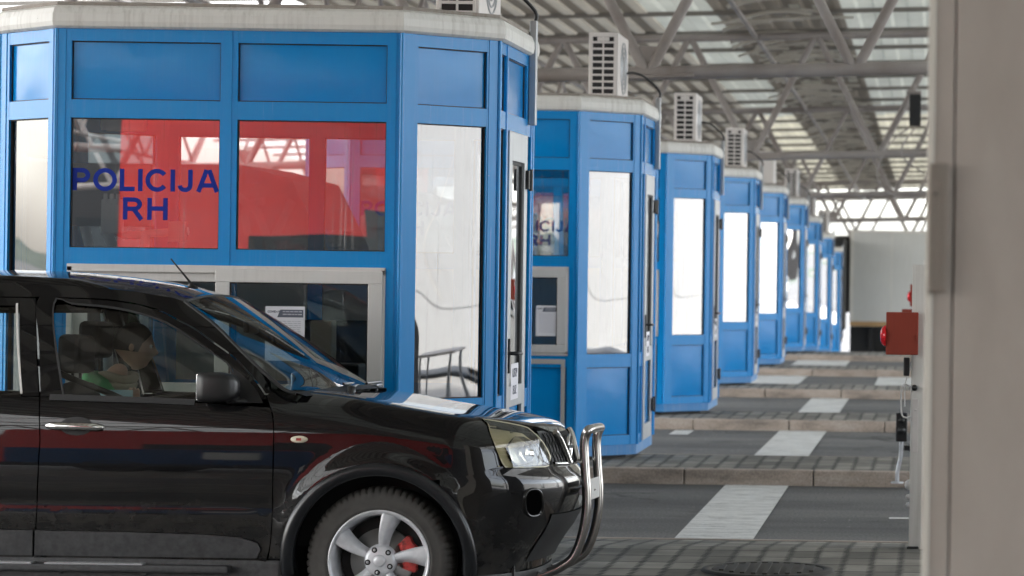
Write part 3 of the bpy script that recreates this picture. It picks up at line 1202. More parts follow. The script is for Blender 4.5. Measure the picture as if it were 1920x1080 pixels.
def halfw(x, z):
    w = smooth_interp(WK, z)
    # soft crease low on the doors, shoulder line, flares round the wheels
    w -= 0.006 * math.exp(-((z - 0.60) / 0.035) ** 2) * sstep(1.0, 0.7, x) if x < 1.0 else 0.0
    for xw in (XWF, XWR):
        r = math.hypot(x - xw, z - ZWH)
        if z > 0.2:
            w += 0.016 * math.exp(-((r - 0.45) / 0.06) ** 2)
    # roll over to the bonnet
    fade = sstep(0.72, 0.98, x)
    if fade > 0:
        zt = interp(ZSH, x)
        q = max(0.0, min(1.0, (z - (zt - 0.15)) / 0.15))
        w -= fade * 0.135 * (1 - math.sqrt(max(0, 1 - q * q)))
    xf = smooth_interp(XF, z)
    if x > XS:
        t = min(0.992, (x - XS) / (xf - XS))
        w *= (1 - t ** NP) ** (1 / NP)
    xr = smooth_interp(XR, z)
    if x < -1.6:
        t = min(0.992, (-1.6 - x) / (-1.6 - xr))
        w *= (1 - t ** 3.2) ** (1 / 3.2)
    return w


def side_pt(x, z, side, off=0.0):
    e = 0.004
    yx = (halfw(x + e, z) - halfw(x - e, z)) / (2 * e)
    yz = (halfw(x, z + e) - halfw(x, z - e)) / (2 * e)
    y = halfw(x, z)
    n = Vector((-yx, 1, -yz))
    n.normalize()
    p = Vector((x, y, z)) + n * off
    return Vector((p.x, -p.y * side, p.z)), Vector((n.x, -n.y * side, n.z))


def cpx(x, y, off=0.0):
    """photo pixel -> car-local (x, z) on the near body side"""
    D = 13.05
    for _ in range(8):
        X, Z = px(x, y, D)
        D = CY - halfw(min(X - CX, 2.1), Z) - off
    return (X - CX, Z)


def cps(pts, n=0, closed=False):
    q = [cpx(*p) for p in pts]
    return curve_pts(q, n, closed) if n else q


def side_panel(mb, outline, side, off=0.0, cell=0.045, skirt=0.018):
    """a skin laid on the body side: outline in (x, z)"""
    bm = bmesh.new()
    area = sum(outline[i - 1][0] * outline[i][1] - outline[i][0] * outline[i - 1][1] for i in range(len(outline)))
    ring = outline if area > 0 else list(reversed(outline))
    cv, _e, cf, _a, _b, _c = delaunay_2d_cdt([Vector(p) for p in ring], [], [list(range(len(ring)))], 1, 1e-6)
    vs = [bm.verts.new((p[0], 0, p[1])) for p in cv]
    for t in cf:
        bm.faces.new([vs[i] for i in t])
    x0, x1 = min(p[0] for p in outline), max(p[0] for p in outline)
    z0, z1 = min(p[1] for p in outline), max(p[1] for p in outline)
    x = math.ceil(x0 / cell) * cell + 0.0007
    while x < x1:
        bmesh.ops.bisect_plane(bm, geom=bm.verts[:] + bm.edges[:] + bm.faces[:], plane_co=(x, 0, 0), plane_no=(1, 0, 0))
        x += cell * (1 if x < 1.7 else 0.5)
    z = math.ceil(z0 / cell) * cell + 0.0007
    while z < z1:
        bmesh.ops.bisect_plane(bm, geom=bm.verts[:] + bm.edges[:] + bm.faces[:], plane_co=(0, 0, z), plane_no=(0, 0, 1))
        z += cell * (1 if z < 0.9 else 0.5)
    bm.verts.index_update()
    verts, nrm = [], []
    for v in bm.verts:
        p, n = side_pt(v.co.x, v.co.z, side, off)
        verts.append(p)
        nrm.append(n)
    faces = []
    for fc in bm.faces:
        ids = [v.index for v in fc.verts]
        a, b_, c = verts[ids[0]], verts[ids[1]], verts[ids[2]]
        nn_ = (b_ - a).cross(c - a)
        if nn_.dot(nrm[ids[0]]) < 0:
            ids.reverse()
        faces.append(ids)
    mb.add(verts, faces, True, nrm)
    if skirt:
        for e in bm.edges:
            if len(e.link_faces) == 1:
                i, j = e.verts[0].index, e.verts[1].index
                a, b_ = verts[i], verts[j]
                a2, b2 = a - nrm[i] * skirt, b_ - nrm[j] * skirt
                en = (b_ - a).cross(nrm[i])
                if en.length > 1e-9:
                    en.normalize()
                mb.add([a, b_, b2, a2], [(0, 1, 2, 3)], False, [en] * 4)
    bm.free()


def side_grid(mb, pts_rows, side, off=0.0, offs=None):
    rows, nr = [], []
    for i, r in enumerate(pts_rows):
        row = []
        for j, (x, z) in enumerate(r):
            p, n = side_pt(x, z, side, offs[i][j] if offs else off)
            row.append(p)
            nr.append(n)
        rows.append(row)
    nc = len(rows[0])
    vote = 0.0
    for i in range(len(rows) - 1):
        for j in range(0, nc - 1, max(1, nc // 12)):
            a, b_, c = rows[i][j], rows[i][j + 1], rows[i + 1][j]
            vote += (b_ - a).cross(c - a).dot(nr[i * nc + j])
    if offs:
        mb.grid(rows, True, flip=vote < 0)
    else:
        mb.grid(rows, True, flip=vote < 0, normals=nr)


def arc(xw, r, a0, a1, n=20):
    return [(xw + r * math.cos(R(a0 + (a1 - a0) * i / n)), ZWH + r * math.sin(R(a0 + (a1 - a0) * i / n))) for i in range(n + 1)]


ARCH = 0.425
zsill = 0.30
# --- shut lines traced on the near side
gap_front = cps([(331, 600), (361, 616), (395, 641), (433, 669), (462, 699), (483, 724), (497, 748), (506, 775), (510, 802), (509.5, 869), (508, 980), (503, 1036), (490, 1076)])
gap_front = curve_pts(gap_front, 3)
frame_top = cps([(64, 555), (120, 556), (183, 558.5), (230, 564), (267, 572), (300, 583)])
gap_mid = cps([(62, 555), (66, 640), (70, 741), (71, 824), (65, 1013), (61, 1076)])
gutter = cps([(23, 527), (124, 532), (227, 541), (279, 549), (331, 566)])
scr_edge = cps([(340, 563), (400, 610), (470, 680), (530, 727), (556, 737)])
zb = gap_mid[-1][1]
G = 0.0028


def inset(poly, d):
    """shrink a closed outline slightly so that neighbouring panels leave a joint"""
    n = len(poly)
    area = sum(poly[i][0] * poly[(i + 1) % n][1] - poly[(i + 1) % n][0] * poly[i][1] for i in range(n))
    s = 1 if area > 0 else -1
    out = []
    for i in range(n):
        a, b_, c = Vector(poly[i - 1]), Vector(poly[i]), Vector(poly[(i + 1) % n])
        d1, d2 = (b_ - a), (c - b_)
        if d1.length < 1e-6 or d2.length < 1e-6:
            out.append(tuple(b_))
            continue
        d1.normalize()
        d2.normalize()
        n1, n2 = Vector((-d1.y, d1.x)) * s, Vector((-d2.y, d2.x)) * s
        m_ = n1 + n2
        if m_.length < 0.3:
            out.append(tuple(b_))
            continue
        m_ = m_ / m_.dot(n1) if abs(m_.dot(n1)) > 0.3 else m_
        out.append(tuple(b_ + m_ * d))
    return out


belt_l = cpx(70, 745)
belt = cps([(70, 744), (180, 748), (280, 751), (380, 755), (440, 758)])
win = cps([(92, 568), (130, 566), (194, 571), (250, 582), (311, 604), (361, 637), (400, 664), (432, 693), (434, 754), (380, 752.5), (278, 748), (112, 743)])
# the opening of the front door: window plus the black mirror triangle
door_front_idx = [p for p in gap_front if p[1] <= 1.105]
gf_low = [p for p in gap_front if p[1] < 1.105]
gf_up = [p for p in gap_front if p[1] >= 1.105]
xa = gap_mid[0][0]
x_bf = gf_low[0][0]


def gx_mid(z):
    return interp([(p[1], p[0]) for p in reversed(gap_mid)], z)


zbelt = [(-2.3, 1.115), (gap_mid[2][0], belt[0][1]), (belt[2][0], belt[2][1]), (belt[4][0], belt[4][1]), (0.9, belt[4][1] - 0.02)]


def zbl(x):
    return interp(zbelt, x)


def rear_arch_pts(r, a0, a1, n=20):
    return arc(XWR, r, a0, a1, n)


def mirror_sides(fn):
    for s in (1, -1):
        fn(s)


SILL_TOP = 0.455


def car_side(s):
    # ---- front door
    lower = [(gx_mid(z), z) for z in (zb, 0.5, 0.7, 0.9, zbl(gx_mid(1.1)))]
    top = [(x, zbl(x)) for x in (-0.1, 0.1, 0.3, 0.5)] + [(gf_low[0][0], min(zbl(gf_low[0][0]), gf_low[0][1]))]
    poly = inset(lower + top + gf_low[1:], G)
    b = MB()
    side_panel(b, poly, s)
    # window frame: ring between shut line and glass, built as quads
    outer = [(gx_mid(1.10) + G, zbl(gx_mid(1.1)) + 0.0), (gap_mid[1][0] + G, gap_mid[1][1])] + [(p[0], p[1] - G) for p in frame_top] + [(p[0] - G * .7, p[1] - G * .7) for p in gf_up]
    ow = curve_pts(outer, 4)
    iw_ = [win[11], win[0], win[1], win[2], win[3], win[4], win[5], win[6], win[7], (win[8][0], win[8][1])]
    iw = curve_pts(iw_, 4)

    def resample(c, n):
        ds = [0]
        for p, q in zip(c, c[1:]):
            ds.append(ds[-1] + math.dist(p, q))
        out = []
        for i in range(n + 1):
            t = ds[-1] * i / n
            k = 0
            while k < len(ds) - 2 and ds[k + 1] < t:
                k += 1
            w = (t - ds[k]) / max(1e-9, ds[k + 1] - ds[k])
            out.append((c[k][0] + (c[k + 1][0] - c[k][0]) * w, c[k][1] + (c[k + 1][1] - c[k][1]) * w))
        return out
    oc = resample(ow, 70)
    # pair every outer point with the nearest inner point
    ic_dense = resample(iw, 400)
    pairs = []
    last = 0
    for p in oc:
        best = min(range(last, min(len(ic_dense), last + 60)), key=lambda k: math.dist(p, ic_dense[k]))
        last = best
        pairs.append(ic_dense[best])
    pairs[0], pairs[-1] = ic_dense[0], ic_dense[-1]
    side_grid(b, [oc, [((a[0] + c[0]) / 2, (a[1] + c[1]) / 2) for a, c in zip(oc, pairs)], pairs], s, 0.0)
    door = b.build('front_door', M['paint'], car, fix=False)
    # black edge trim round the glass
    b = MB()
    ins = [(p[0], p[1]) for p in resample(iw, 60)]
    cxm, czm = 0.0, 1.3
    rows = [[], []]
    for p in ins:
        d = Vector((cxm - p[0], czm - p[1]))
        d.normalize()
        rows[0].append(p)
        rows[1].append((p[0] + d.x * 0.011, p[1] + d.y * 0.011))
    side_grid(b, rows, s, 0.002)
    side_panel(b, [(-0.215, zbl(-0.2) - 0.016), (0.05, zbl(0.05) - 0.016), (0.25, zbl(.25) - 0.016), (0.47, zbl(.47) - 0.016), (0.47, zbl(.47) + 0.012), (0.25, zbl(.25) + 0.012), (0.05, zbl(.05) + 0.012), (-0.215, zbl(-.2) + 0.012)], s, 0.006, skirt=0.01)
    b.build('window_trim', M['gasket'], door, fix=False)
    b = MB()
    side_panel(b, curve_pts(win[:8], 3) + win[8:], s, -0.008, skirt=0)
    b.build('side_window', M['car_glass'], door, fix=False)
    b = MB()
    tri = cps([(433, 690), (447, 700), (466, 718), (480, 737), (490, 757), (436, 757)])
    side_panel(b, tri, s, 0.004)
    b.build('mirror_triangle', M['black'], door, fix=False)
    # sill cladding along the foot of the door
    b = MB()
    zt_ = [(-0.27, 0.475), (0.2, 0.472), (0.55, 0.465), (0.70, 0.455), (0.785, 0.43)]
    cl = [(gx_mid(0.4) + 0.004, 0.475)] + [(x, interp(zt_, x)) for x in (0.0, 0.2, 0.4, 0.55, 0.7, 0.785)] + [(0.80, 0.40), (0.78, 0.358), (gx_mid(0.36) + 0.004, 0.358)]
    side_panel(b, cl, s, 0.012)
    b.build('door_cladding', M['cladding'], door, fix=False)
    # handle over a flush black ellipse standing for the shaded recess
    b = MB()
    hx, hz = cpx(139, 800)
    rows = []
    for r_, o_ in ((1.0, 0.001), (0.85, -0.001), (0.0, -0.001)):
        rows.append([(hx + 0.078 * r_ * math.cos(2 * PI * k / 28), hz + 0.044 * r_ * math.sin(2 * PI * k / 28)) for k in range(29)])
    offs = [[o_] * 29 for o_ in (0.0012, 0.0016, 0.0016)]
    side_grid(b, rows, s, offs=offs)
    b.build('handle_shade_patch', M['gasket'], door, fix=False)
    b = MB()
    h0, h1 = cpx(86, 800), cpx(190, 803)
    pts = []
    for t in [i / 10 for i in range(11)]:
        x_, z_ = h0[0] + (h1[0] - h0[0]) * t, h0[1] + (h1[1] - h0[1]) * t
        p, n = side_pt(x_, z_, s, 0.012 + 0.022 * math.sin(PI * t) ** 0.5)
        pts.append(p)
    b.tube(pts, 0.013, 12, radii=[0.012] + [0.0185] * 9 + [0.012])
    b.build('handle', M['chrome'], door)
    # mirror
    b = MB()
    mx, mz = cpx(420, 726)
    ow_ = -s
    y0 = halfw(mx, mz)
    yb0, yb1 = y0 + 0.04, y0 + 0.19
    rows = []
    prof = [(0.0, 0.0), (0.55, 0.03), (0.85, 0.10), (0.97, 0.3), (1.0, 0.6), (0.99, 0.9), (0.93, 1.0)]
    # housing: lofted rounded rectangle, glass facing the rear (-x)
    for fx_, sz in [(0.085, 0.0), (0.083, 0.35), (0.07, 0.68), (0.045, 0.88), (0.0, 0.99), (-0.06, 1.0), (-0.095, 0.97), (-0.097, 0.90)]:
        row = []
        for k in range(28):
            a = 2 * PI * k / 28
            ca, sa = math.cos(a), math.sin(a)
            ex = 0.45
            yy = (yb0 + yb1) / 2 + (yb1 - yb0) / 2 * sz * math.copysign(abs(ca) ** ex, ca)
            zz = mz + 0.071 * sz * math.copysign(abs(sa) ** ex, sa)
            row.append((mx + fx_ + 0.005, ow_ * yy, zz))
        rows.append(row)
    b.grid(rows, True, wrap=True)
    arm = [(mx + 0.06, ow_ * (y0 - 0.02), mz - 0.055), (mx + 0.05, ow_ * (y0 + 0.02), mz - 0.06), (mx + 0.03, ow_ * (y0 + 0.07), mz - 0.05)]
    b.tube(arm, 0.024, 10)
    pa, _ = side_pt(mx + 0.09, mz - 0.07, s, 0.01)
    b.tube([(mx + 0.02, ow_ * (y0 + 0.05), mz - 0.066), (mx + 0.08, ow_ * (y0 + 0.03), mz - 0.066), (mx + 0.145, ow_ * (y0 - 0.012), mz - 0.066)], 0.013, 8)
    mir = b.build('wing_mirror', M['black'], door)
    b = MB()
    b.bbox(mx - 0.095, mx - 0.088, min(ow_ * (yb0 + .01), ow_ * (yb1 - .01)), max(ow_ * (yb0 + .01), ow_ * (yb1 - .01)), mz - 0.062, mz + 0.062, 0.003, 1)
    b.build('mirror_glass', M['chrome'], door)

    # ---- rear door and rear quarter
    xr0 = -1.05
    low = [(gx_mid(zbl(-0.27)), zbl(-0.27)), (gx_mid(0.9), 0.9), (gx_mid(0.7), 0.7), (gx_mid(0.5), 0.5), (gx_mid(zb), zb)]
    archp = [p for p in rear_arch_pts(ARCH, 0, 90, 24) if p[1] > zb and p[0] > xr0]
    poly = low + [(archp[0][0], zb)] + archp + [(xr0 - 0.02, 0.80), (xr0 - 0.10, 0.95), (xr0 - 0.12, zbl(-1.1))]
    b = MB()
    side_panel(b, inset(poly, G), s)
    # frame of the rear window: B pillar strip, top strip, rear strip
    tz = frame_top[0][1]
    side_panel(b, inset([(gap_mid[2][0] - .002, zbl(-.3)), (gap_mid[0][0] - .002, tz), (gap_mid[0][0] - 0.085, tz), (gap_mid[2][0] - 0.085, zbl(-.3))], G), s)
    side_panel(b, [(gap_mid[0][0] - 0.08, tz - G), (gap_mid[0][0] - 0.08, tz - 0.04), (-1.05, tz - 0.05), (-1.15, tz - 0.02), (-1.15, tz - G)], s)
    side_panel(b, [(-1.17, zbl(-1.1)), (-1.13, zbl(-1.1)), (-1.02, tz - 0.05), (-1.15, tz - 0.02)], s)
    rd = b.build('rear_door', M['paint'], car, fix=False)
    b = MB()
    side_panel(b, [(gap_mid[2][0] - 0.09, zbl(-.3)), (gap_mid[0][0] - 0.088, tz - 0.035), (-1.06, tz - 0.045), (-1.14, zbl(-1.1))], s, -0.008, skirt=0)
    b.build('side_window', M['car_glass'], rd, fix=False)
    b = MB()
    xe = gap_mid[2][0] - 0.083
    side_panel(b, [(xe, zbl(-.3) + .012), (gap_mid[0][0] - 0.083, tz - 0.03), (gap_mid[0][0] - 0.093, tz - 0.03), (xe - 0.010, zbl(-.3) + .012)], s, 0.003, skirt=0.006)
    b.build('window_strip', M['alu'], rd, fix=False)
    b = MB()
    side_panel(b, [(gx_mid(.4) - .006, 0.475), (-0.6, 0.475), (XWR + ARCH + 0.03, 0.47), (XWR + ARCH + 0.03, 0.358), (gx_mid(.36) - 0.006, 0.358)], s, 0.012)
    b.build('door_cladding', M['cladding'], rd, fix=False)
    b = MB()
    p0, p1 = (-1.0, 0.98), (-0.76, 0.985)
    pts = []
    for t in [i / 10 for i in range(11)]:
        p, n = side_pt(p0[0] + (p1[0] - p0[0]) * t, p0[1], s, 0.012 + 0.022 * math.sin(PI * t) ** 0.5)
        pts.append(p)
    b.tube(pts, 0.013, 12)
    b.build('handle', M['chrome'], rd)
    b = MB()
    archr = [p for p in rear_arch_pts(ARCH, 90, 180, 24)]
    archl = [p for p in rear_arch_pts(ARCH, 45, 90, 12) if p[0] < xr0 - 0.02]
    poly = [(xr0 - 0.12, zbl(-1.1)), (xr0 - 0.10, 0.95), (xr0 - 0.02, 0.80)] + archl + archr[1:] + [(archr[-1][0], 0.32), (-2.1, 0.32), (-2.18, 0.5), (-2.26, 0.7), (-2.2, 0.9), (-2.18, zbl(-2.2))]
    side_panel(b, inset(poly, G), s, cell=0.07)
    poly = [(xr0 - 0.12, zbl(-1.1)), (-1.16, tz - 0.01), (-2.0, tz - 0.02), (-2.12, 1.4), (-2.18, zbl(-2.2))]
    side_panel(b, poly, s, cell=0.07)
    b.build('rear_quarter_panel', M['paint'], car, fix=False)
    b = MB()
    side_panel(b, [(-2.02, 0.98), (-2.24, 0.98), (-2.205, 1.2), (-2.13, 1.42), (-2.05, 1.42), (-2.07, 1.2)], s, 0.008, cell=0.03)
    b.build('tail_light', M['redlamp'], car, fix=False)

    # ---- front wing
    xg = [p for p in gap_front if 0.368 < p[1] < 1.13]
    wing_top = [(x, interp(ZSH, x) - 0.0006) for x in (0.93, 1.05, 1.2, 1.325, 1.5, 1.705, 1.80)]
    hl = cps([(904, 779), (911, 795), (923, 831), (938, 868), (938, 873)])
    joint = cps([(915, 882), (886, 893)])
    aend = [p for p in arc(XWF, ARCH, 62, 180, 34) if p[1] > 0.36]
    foot = [(aend[-1][0], 0.352), (xg[-1][0] - 0.004, 0.352)]
    poly = [(xg[0][0], xg[0][1])] + [(0.86, 1.150)] + wing_top + hl + joint + aend + foot + list(reversed(xg[1:]))
    b = MB()
    side_panel(b, inset(poly, G), s, cell=0.022)
    fw = b.build('front_wing', M['paint'], car, fix=False)
    b = MB()
    mxx, mzz = cpx(558, 825)
    rows, offs = [], []
    for r_, o_ in ((1.0, 0.0), (0.92, 0.006), (0.6, 0.010), (0.0, 0.011)):
        rows.append([(mxx + 0.041 * r_ * math.cos(2 * PI * k / 24), mzz + 0.017 * r_ * math.sin(2 * PI * k / 24)) for k in range(25)])
        offs.append([o_] * 25)
    side_grid(b, rows, s, offs=offs)
    b.build('side_marker', M['marker'], fw, fix=False)
    b = MB()
    side_panel(b, [(mxx - 0.012, mzz - 0.006), (mxx + 0.012, mzz - 0.006), (mxx + 0.012, mzz + 0.006), (mxx - 0.012, mzz + 0.006)], s, 0.0125, skirt=0)
    b.build('marker_bulb', M['caliper'], fw, fix=False)

    # ---- A pillar and cant rail (fixed body)
    b = MB()
    gu = gutter
    under = [(p[0], p[1] + G * 1.2) for p in frame_top]
    upg = [(p[0] + G, p[1] + G) for p in gap_front if p[1] >= 1.12]
    outer = list(gu[:-1]) + scr_edge
    inner = [(frame_top[0][0] - 0.08, frame_top[0][1] + G)] + under + upg
    oc2, ic2 = resample(curve_pts(outer, 4), 60), resample(curve_pts(inner, 3), 240)
    pr, last = [], 0
    for p in oc2:
        best = min(range(last, len(ic2)), key=lambda k: math.dist(p, ic2[k]))
        last = best
        pr.append(ic2[best])
    pr[0], pr[-1] = ic2[0], (0.86, 1.146)
    side_grid(b, [oc2] + [[(a[0] + (c[0] - a[0]) * t, a[1] + (c[1] - a[1]) * t) for a, c in zip(oc2, pr)] for t in (0.25, 0.5, 0.75, 1.0)], s, 0.0)
    side_panel(b, [(gu[0][0] + 0.002, gu[0][1]), (frame_top[0][0] - 0.08, frame_top[0][1] + G), (-1.15, frame_top[0][1]), (-2.0, frame_top[0][1] - 0.015), (-2.0, 1.625), (-1.2, 1.65)], s, cell=0.08)
    b.build('roof_pillar', M['paint'], car, fix=False)

    # ---- wheel arch lips, sill
    for xw, nm in ((XWF, 'front'), (XWR, 'rear')):
        b = MB()
        rows, offs = [], []
        prof = [(0.392, -0.05), (0.398, 0.004), (0.402, 0.020), (0.412, 0.026), (0.437, 0.026), (0.449, 0.020), (0.456, 0.009), (0.459, -0.004)]
        for r_, o_ in prof:
            a_ = [-9 + 198 * i / 64 for i in range(65)]
            rows.append([(xw + r_ * math.cos(R(q)), ZWH + 0.005 + r_ * math.sin(R(q)) * 1.0) for q in a_])
            offs.append([o_] * 65)
        side_grid(b, rows, s, offs=offs)
        b.build('wheel_arch_trim', M['arch'], car, fix=False)
        b = MB()
        ys = (-s * 0.60, -s * 0.865)
        b.lathe([(0.0, ys[0]), (0.44, ys[0]), (0.44, ys[1])], (xw, 0, ZWH), 'Y', 40, True, R(-20), R(200))
        b.build('wheel_housing', M['gasket'], car)
    b = MB()
    yy = sorted((-s * 0.66, -s * 0.865))
    b.bbox(-0.84, 0.90, yy[0], yy[1], 0.235, 0.35, 0.02, 2)
    b.build('side_sill', M['cladding'], car)
    b = MB()
    yy = sorted((-s * 0.80, -s * 0.93))
    b.bbox(-0.80, 0.66, yy[0], yy[1], 0.285, 0.322, 0.012, 2)
    for t in (-0.55, -0.15, 0.25):
        b.tube([(t, -s * 0.6, 0.27), (t, -s * 0.88, 0.29)], 0.02, 8)
    sb = b.build('running_board', M['cladding'], car)
    for t0, t1 in ((-0.78, -0.26), (-0.20, 0.26)):
        b = MB()
        b.bbox(t0, t1, yy[0] - 0.002, yy[1] + 0.002, 0.318, 0.329, 0.004, 1)
        b.build('tread_strip', M['alu_dark'], sb)


mirror_sides(car_side)

# ---- bonnet
per = []
for x in [0.93 + (XS - 0.93) * i / 8 for i in range(8)]:
    per.append((x, HWB))
for i in range(33):
    th = PI / 2 * i / 32
    per.append((XS + (2.085 - XS) * math.sin(th) ** (2 / NP), HWB * max(0, math.cos(th)) ** (2 / NP)))
full = per + [(x, -y) for x, y in reversed(per[:-1])]


def bonnet_z(x, y):
    q = max(abs(y) / HWB, 0.0)
    return smooth_interp(ZC, x) - crown(x) * min(1, q) ** 2.0


rows = []
for q in (0.0, .12, .25, .4, .55, .68, .78, .86, .92, .96, .985, 1.0):
    row = []
    for x, y in full:
        sx_ = min(x, 1.30 + 0.25 * sstep(1.2, 2.1, x))
        X_ = sx_ + (x - sx_) * q
        Y_ = y * q
        row.append((X_, -Y_, bonnet_z(X_, Y_) - 0.004 * sstep(0.92, 1.0, q) ** 2))
    rows.append(row)
b = MB()
b.grid(rows, True, flip=True)
b.grid([[(x, -y, bonnet_z(x, y) - 0.004) for x, y in full], [(x - 0.012, -y * 0.985, bonnet_z(x, y) - 0.035) for x, y in full]], True, flip=True)
b.build('bonnet', M['paint'], car)

# ---- front bumper, wrapped from arch to arch
def nose_row(z, x0, n=40, off=0.0, y_lim=None):
    xf = smooth_interp(XF, z)
    pts, ns = [], []
    W0 = smooth_interp(WK, z)
    t0 = max(0.0, (x0 - XS) / (xf - XS))
    th0 = math.asin(min(1, t0 ** (NP / 2))) if t0 > 0 else 0
    near = []
    for i in range(n + 1):
        th = th0 + (PI / 2 - th0) * i / n
        st, ct = math.sin(th), max(0, math.cos(th))
        x = XS + (xf - XS) * st ** (2 / NP)
        y = W0 * ct ** (2 / NP)
        r = math.hypot(x - XWF, z - ZWH)
        y += 0.016 * math.exp(-((r - 0.45) / 0.06) ** 2) * (y / W0)
        near.append((x, y))
    if y_lim:
        near = [p for p in near if p[1] <= y_lim] or near[-2:]
    return near


def bumper_rows(zs, x0f, n=44):
    rows = []
    for z in zs:
        nr_ = nose_row(z, x0f(z), n)
        rows.append([(x, -y, z) for x, y in nr_] + [(x, y, z) for x, y in reversed(nr_[:-1])])
    return rows


def bx0(z):
    if z <= ZWH:
        return XWF + ARCH
    if z < 0.735:
        d = z - ZWH
        return XWF + math.sqrt(max(0.0, ARCH ** 2 - d * d))
    return interp([(0.735, 1.535), (0.775, 1.66), (0.80, 1.83)], z)


b = MB()
zs = [0.245, 0.27, 0.30, 0.34, 0.38, 0.42, 0.46, 0.50, 0.54, 0.58, 0.62, 0.65, 0.68, 0.71, 0.735, 0.76, 0.785, 0.80]
b.grid(bumper_rows(zs, bx0), True)
rows_ = bumper_rows([0.80], bx0)
b.grid([rows_[0], [(x - 0.07, y * 0.93, z + 0.004) for x, y, z in rows_[0]]], True)
bumper = b.build('front_bumper', M['paint'], car)
# lower lip
b = MB()
rr_ = []
for z, dx in ((0.225, -0.03), (0.232, 0.012), (0.255, 0.02), (0.285, 0.006)):
    nr_ = nose_row(max(z, 0.25), XWF + ARCH + 0.01, 40)
    row = [(x + dx, -y * (1 + dx * 0.5), z) for x, y in nr_] + [(x + dx, y * (1 + dx * 0.5), z) for x, y in reversed(nr_[:-1])]
    rr_.append(row)
b.grid(rr_, True)
b.build('lip_spoiler', M['cladding'], bumper)
# lower air intake (dark) across the middle, fog lamp recesses
b = MB()
ir = []
for z in (0.33, 0.36, 0.42, 0.48, 0.53, 0.56):
    nr_ = nose_row(z, 1.9, 60, y_lim=0.50)
    ir.append([(x + 0.006, -y, z) for x, y in [nr_[int(i * (len(nr_) - 1) / 14)] for i in range(15)]]
              + [(x + 0.006, y, z) for x, y in [nr_[int(i * (len(nr_) - 1) / 14)] for i in range(14, -1, -1)][1:]])
b.grid(ir, True)
b.build('lower_intake', M['gasket'], bumper)
for s in (1, -1):
    fx_, fz_ = cpx(1015, 939)
    fx_ = min(fx_, 2.045)
    rows, offs = [], []
    for r_, o_ in ((1.18, 0.0), (1.12, 0.009), (1.0, 0.010), (0.93, 0.003)):
        rows.append([(fx_ + 0.033 * r_ * math.copysign(abs(math.cos(2 * PI * k / 32)) ** .75, math.cos(2 * PI * k / 32)), fz_ + 0.062 * r_ * math.copysign(abs(math.sin(2 * PI * k / 32)) ** .8, math.sin(2 * PI * k / 32))) for k in range(33)])
        offs.append([o_] * 33)
    b = MB()
    side_grid(b, rows, s, offs=offs)
    rim_ = b.build('fog_lamp_surround', M['paint'], bumper, fix=False)
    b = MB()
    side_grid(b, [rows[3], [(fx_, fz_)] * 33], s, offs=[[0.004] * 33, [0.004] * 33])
    b.build('fog_lamp_recess', M['void'], bumper, fix=False)  # flush deep black oval standing for the darkness of the hollow

# ---- headlights
hl_pts = [(904, 774), (931, 771), (956, 778), (975, 788), (990, 798), (1006, 812), (1018, 824), (1026, 836), (1031, 850), (1033, 862), (1031, 869), (1020, 873), (1003, 874.5), (975, 876), (944, 876.5), (938, 868), (923, 831), (911, 795)]


def hl_poly(k=1.0, grow=0.0):
    q = [cpx(*p) for p in hl_pts]
    cxh = sum(p[0] for p in q) / len(q)
    czh = sum(p[1] for p in q) / len(q)
    q = [(p[0], min(p[1], interp(ZSH, p[0]) - 0.004)) for p in q]
    return [(min(2.088, cxh + (p[0] - cxh) * k), czh + (p[1] - czh) * k) for p in q]


for s in (1, -1):
    b = MB()
    side_panel(b, hl_poly(1.0), s, -0.035, cell=0.02, skirt=0)
    hlm = b.build('headlight', M['lens'], car, fix=False)
    b = MB()
    side_panel(b, hl_poly(1.0), s, 0.006, cell=0.02, skirt=0.03)
    b.build('lamp_cover', M['lamp_glass'], hlm, fix=False)
    # chrome bowl, indicator, bright inner rim
    b = MB()
    bowl = cps([(968, 812), (985, 812), (1004, 822), (1014, 838), (1017, 858), (1012, 869), (975, 871), (962, 860), (955, 835)])
    side_panel(b, bowl, s, -0.016, cell=0.012, skirt=0.02)
    b.build('reflector_bowl', M['reflector'], hlm, fix=False)
    b = MB()
    hx_, hz_ = cpx(996, 848)
    c_, n_ = side_pt(min(hx_, 2.05), hz_, s, -0.012)
    b.lathe([(0.0, 0.03), (0.02, 0.026), (0.036, 0.008), (0.043, 0.0), (0.047, 0.004), (0.048, -0.01)], (c_.x - 0.01, c_.y, c_.z), 'X', 24)
    b.build('projector', M['chrome'], hlm)
    b = MB()
    for y_ in range(785, 866, 9):
        a0 = (912 + (y_ - 785) * 0.33, y_)
        q = cps([a0, (a0[0] + 22 + (y_ - 785) * 0.1, y_ + 1), (a0[0] + 22 + (y_ - 785) * 0.1, y_ + 3.5), (a0[0], y_ + 2.5)])
        side_panel(b, q, s, -0.030, cell=0.05, skirt=0.0)
    b.build('indicator_ribs', M['marker'], hlm, fix=False)
    b = MB()
    o_, i_ = hl_poly(1.0), hl_poly(0.955)
    o_.append(o_[0])
    i_.append(i_[0])
    side_grid(b, [o_, i_], s, 0.0072)
    b.build('lamp_edge', M['lens'], hlm, fix=False)

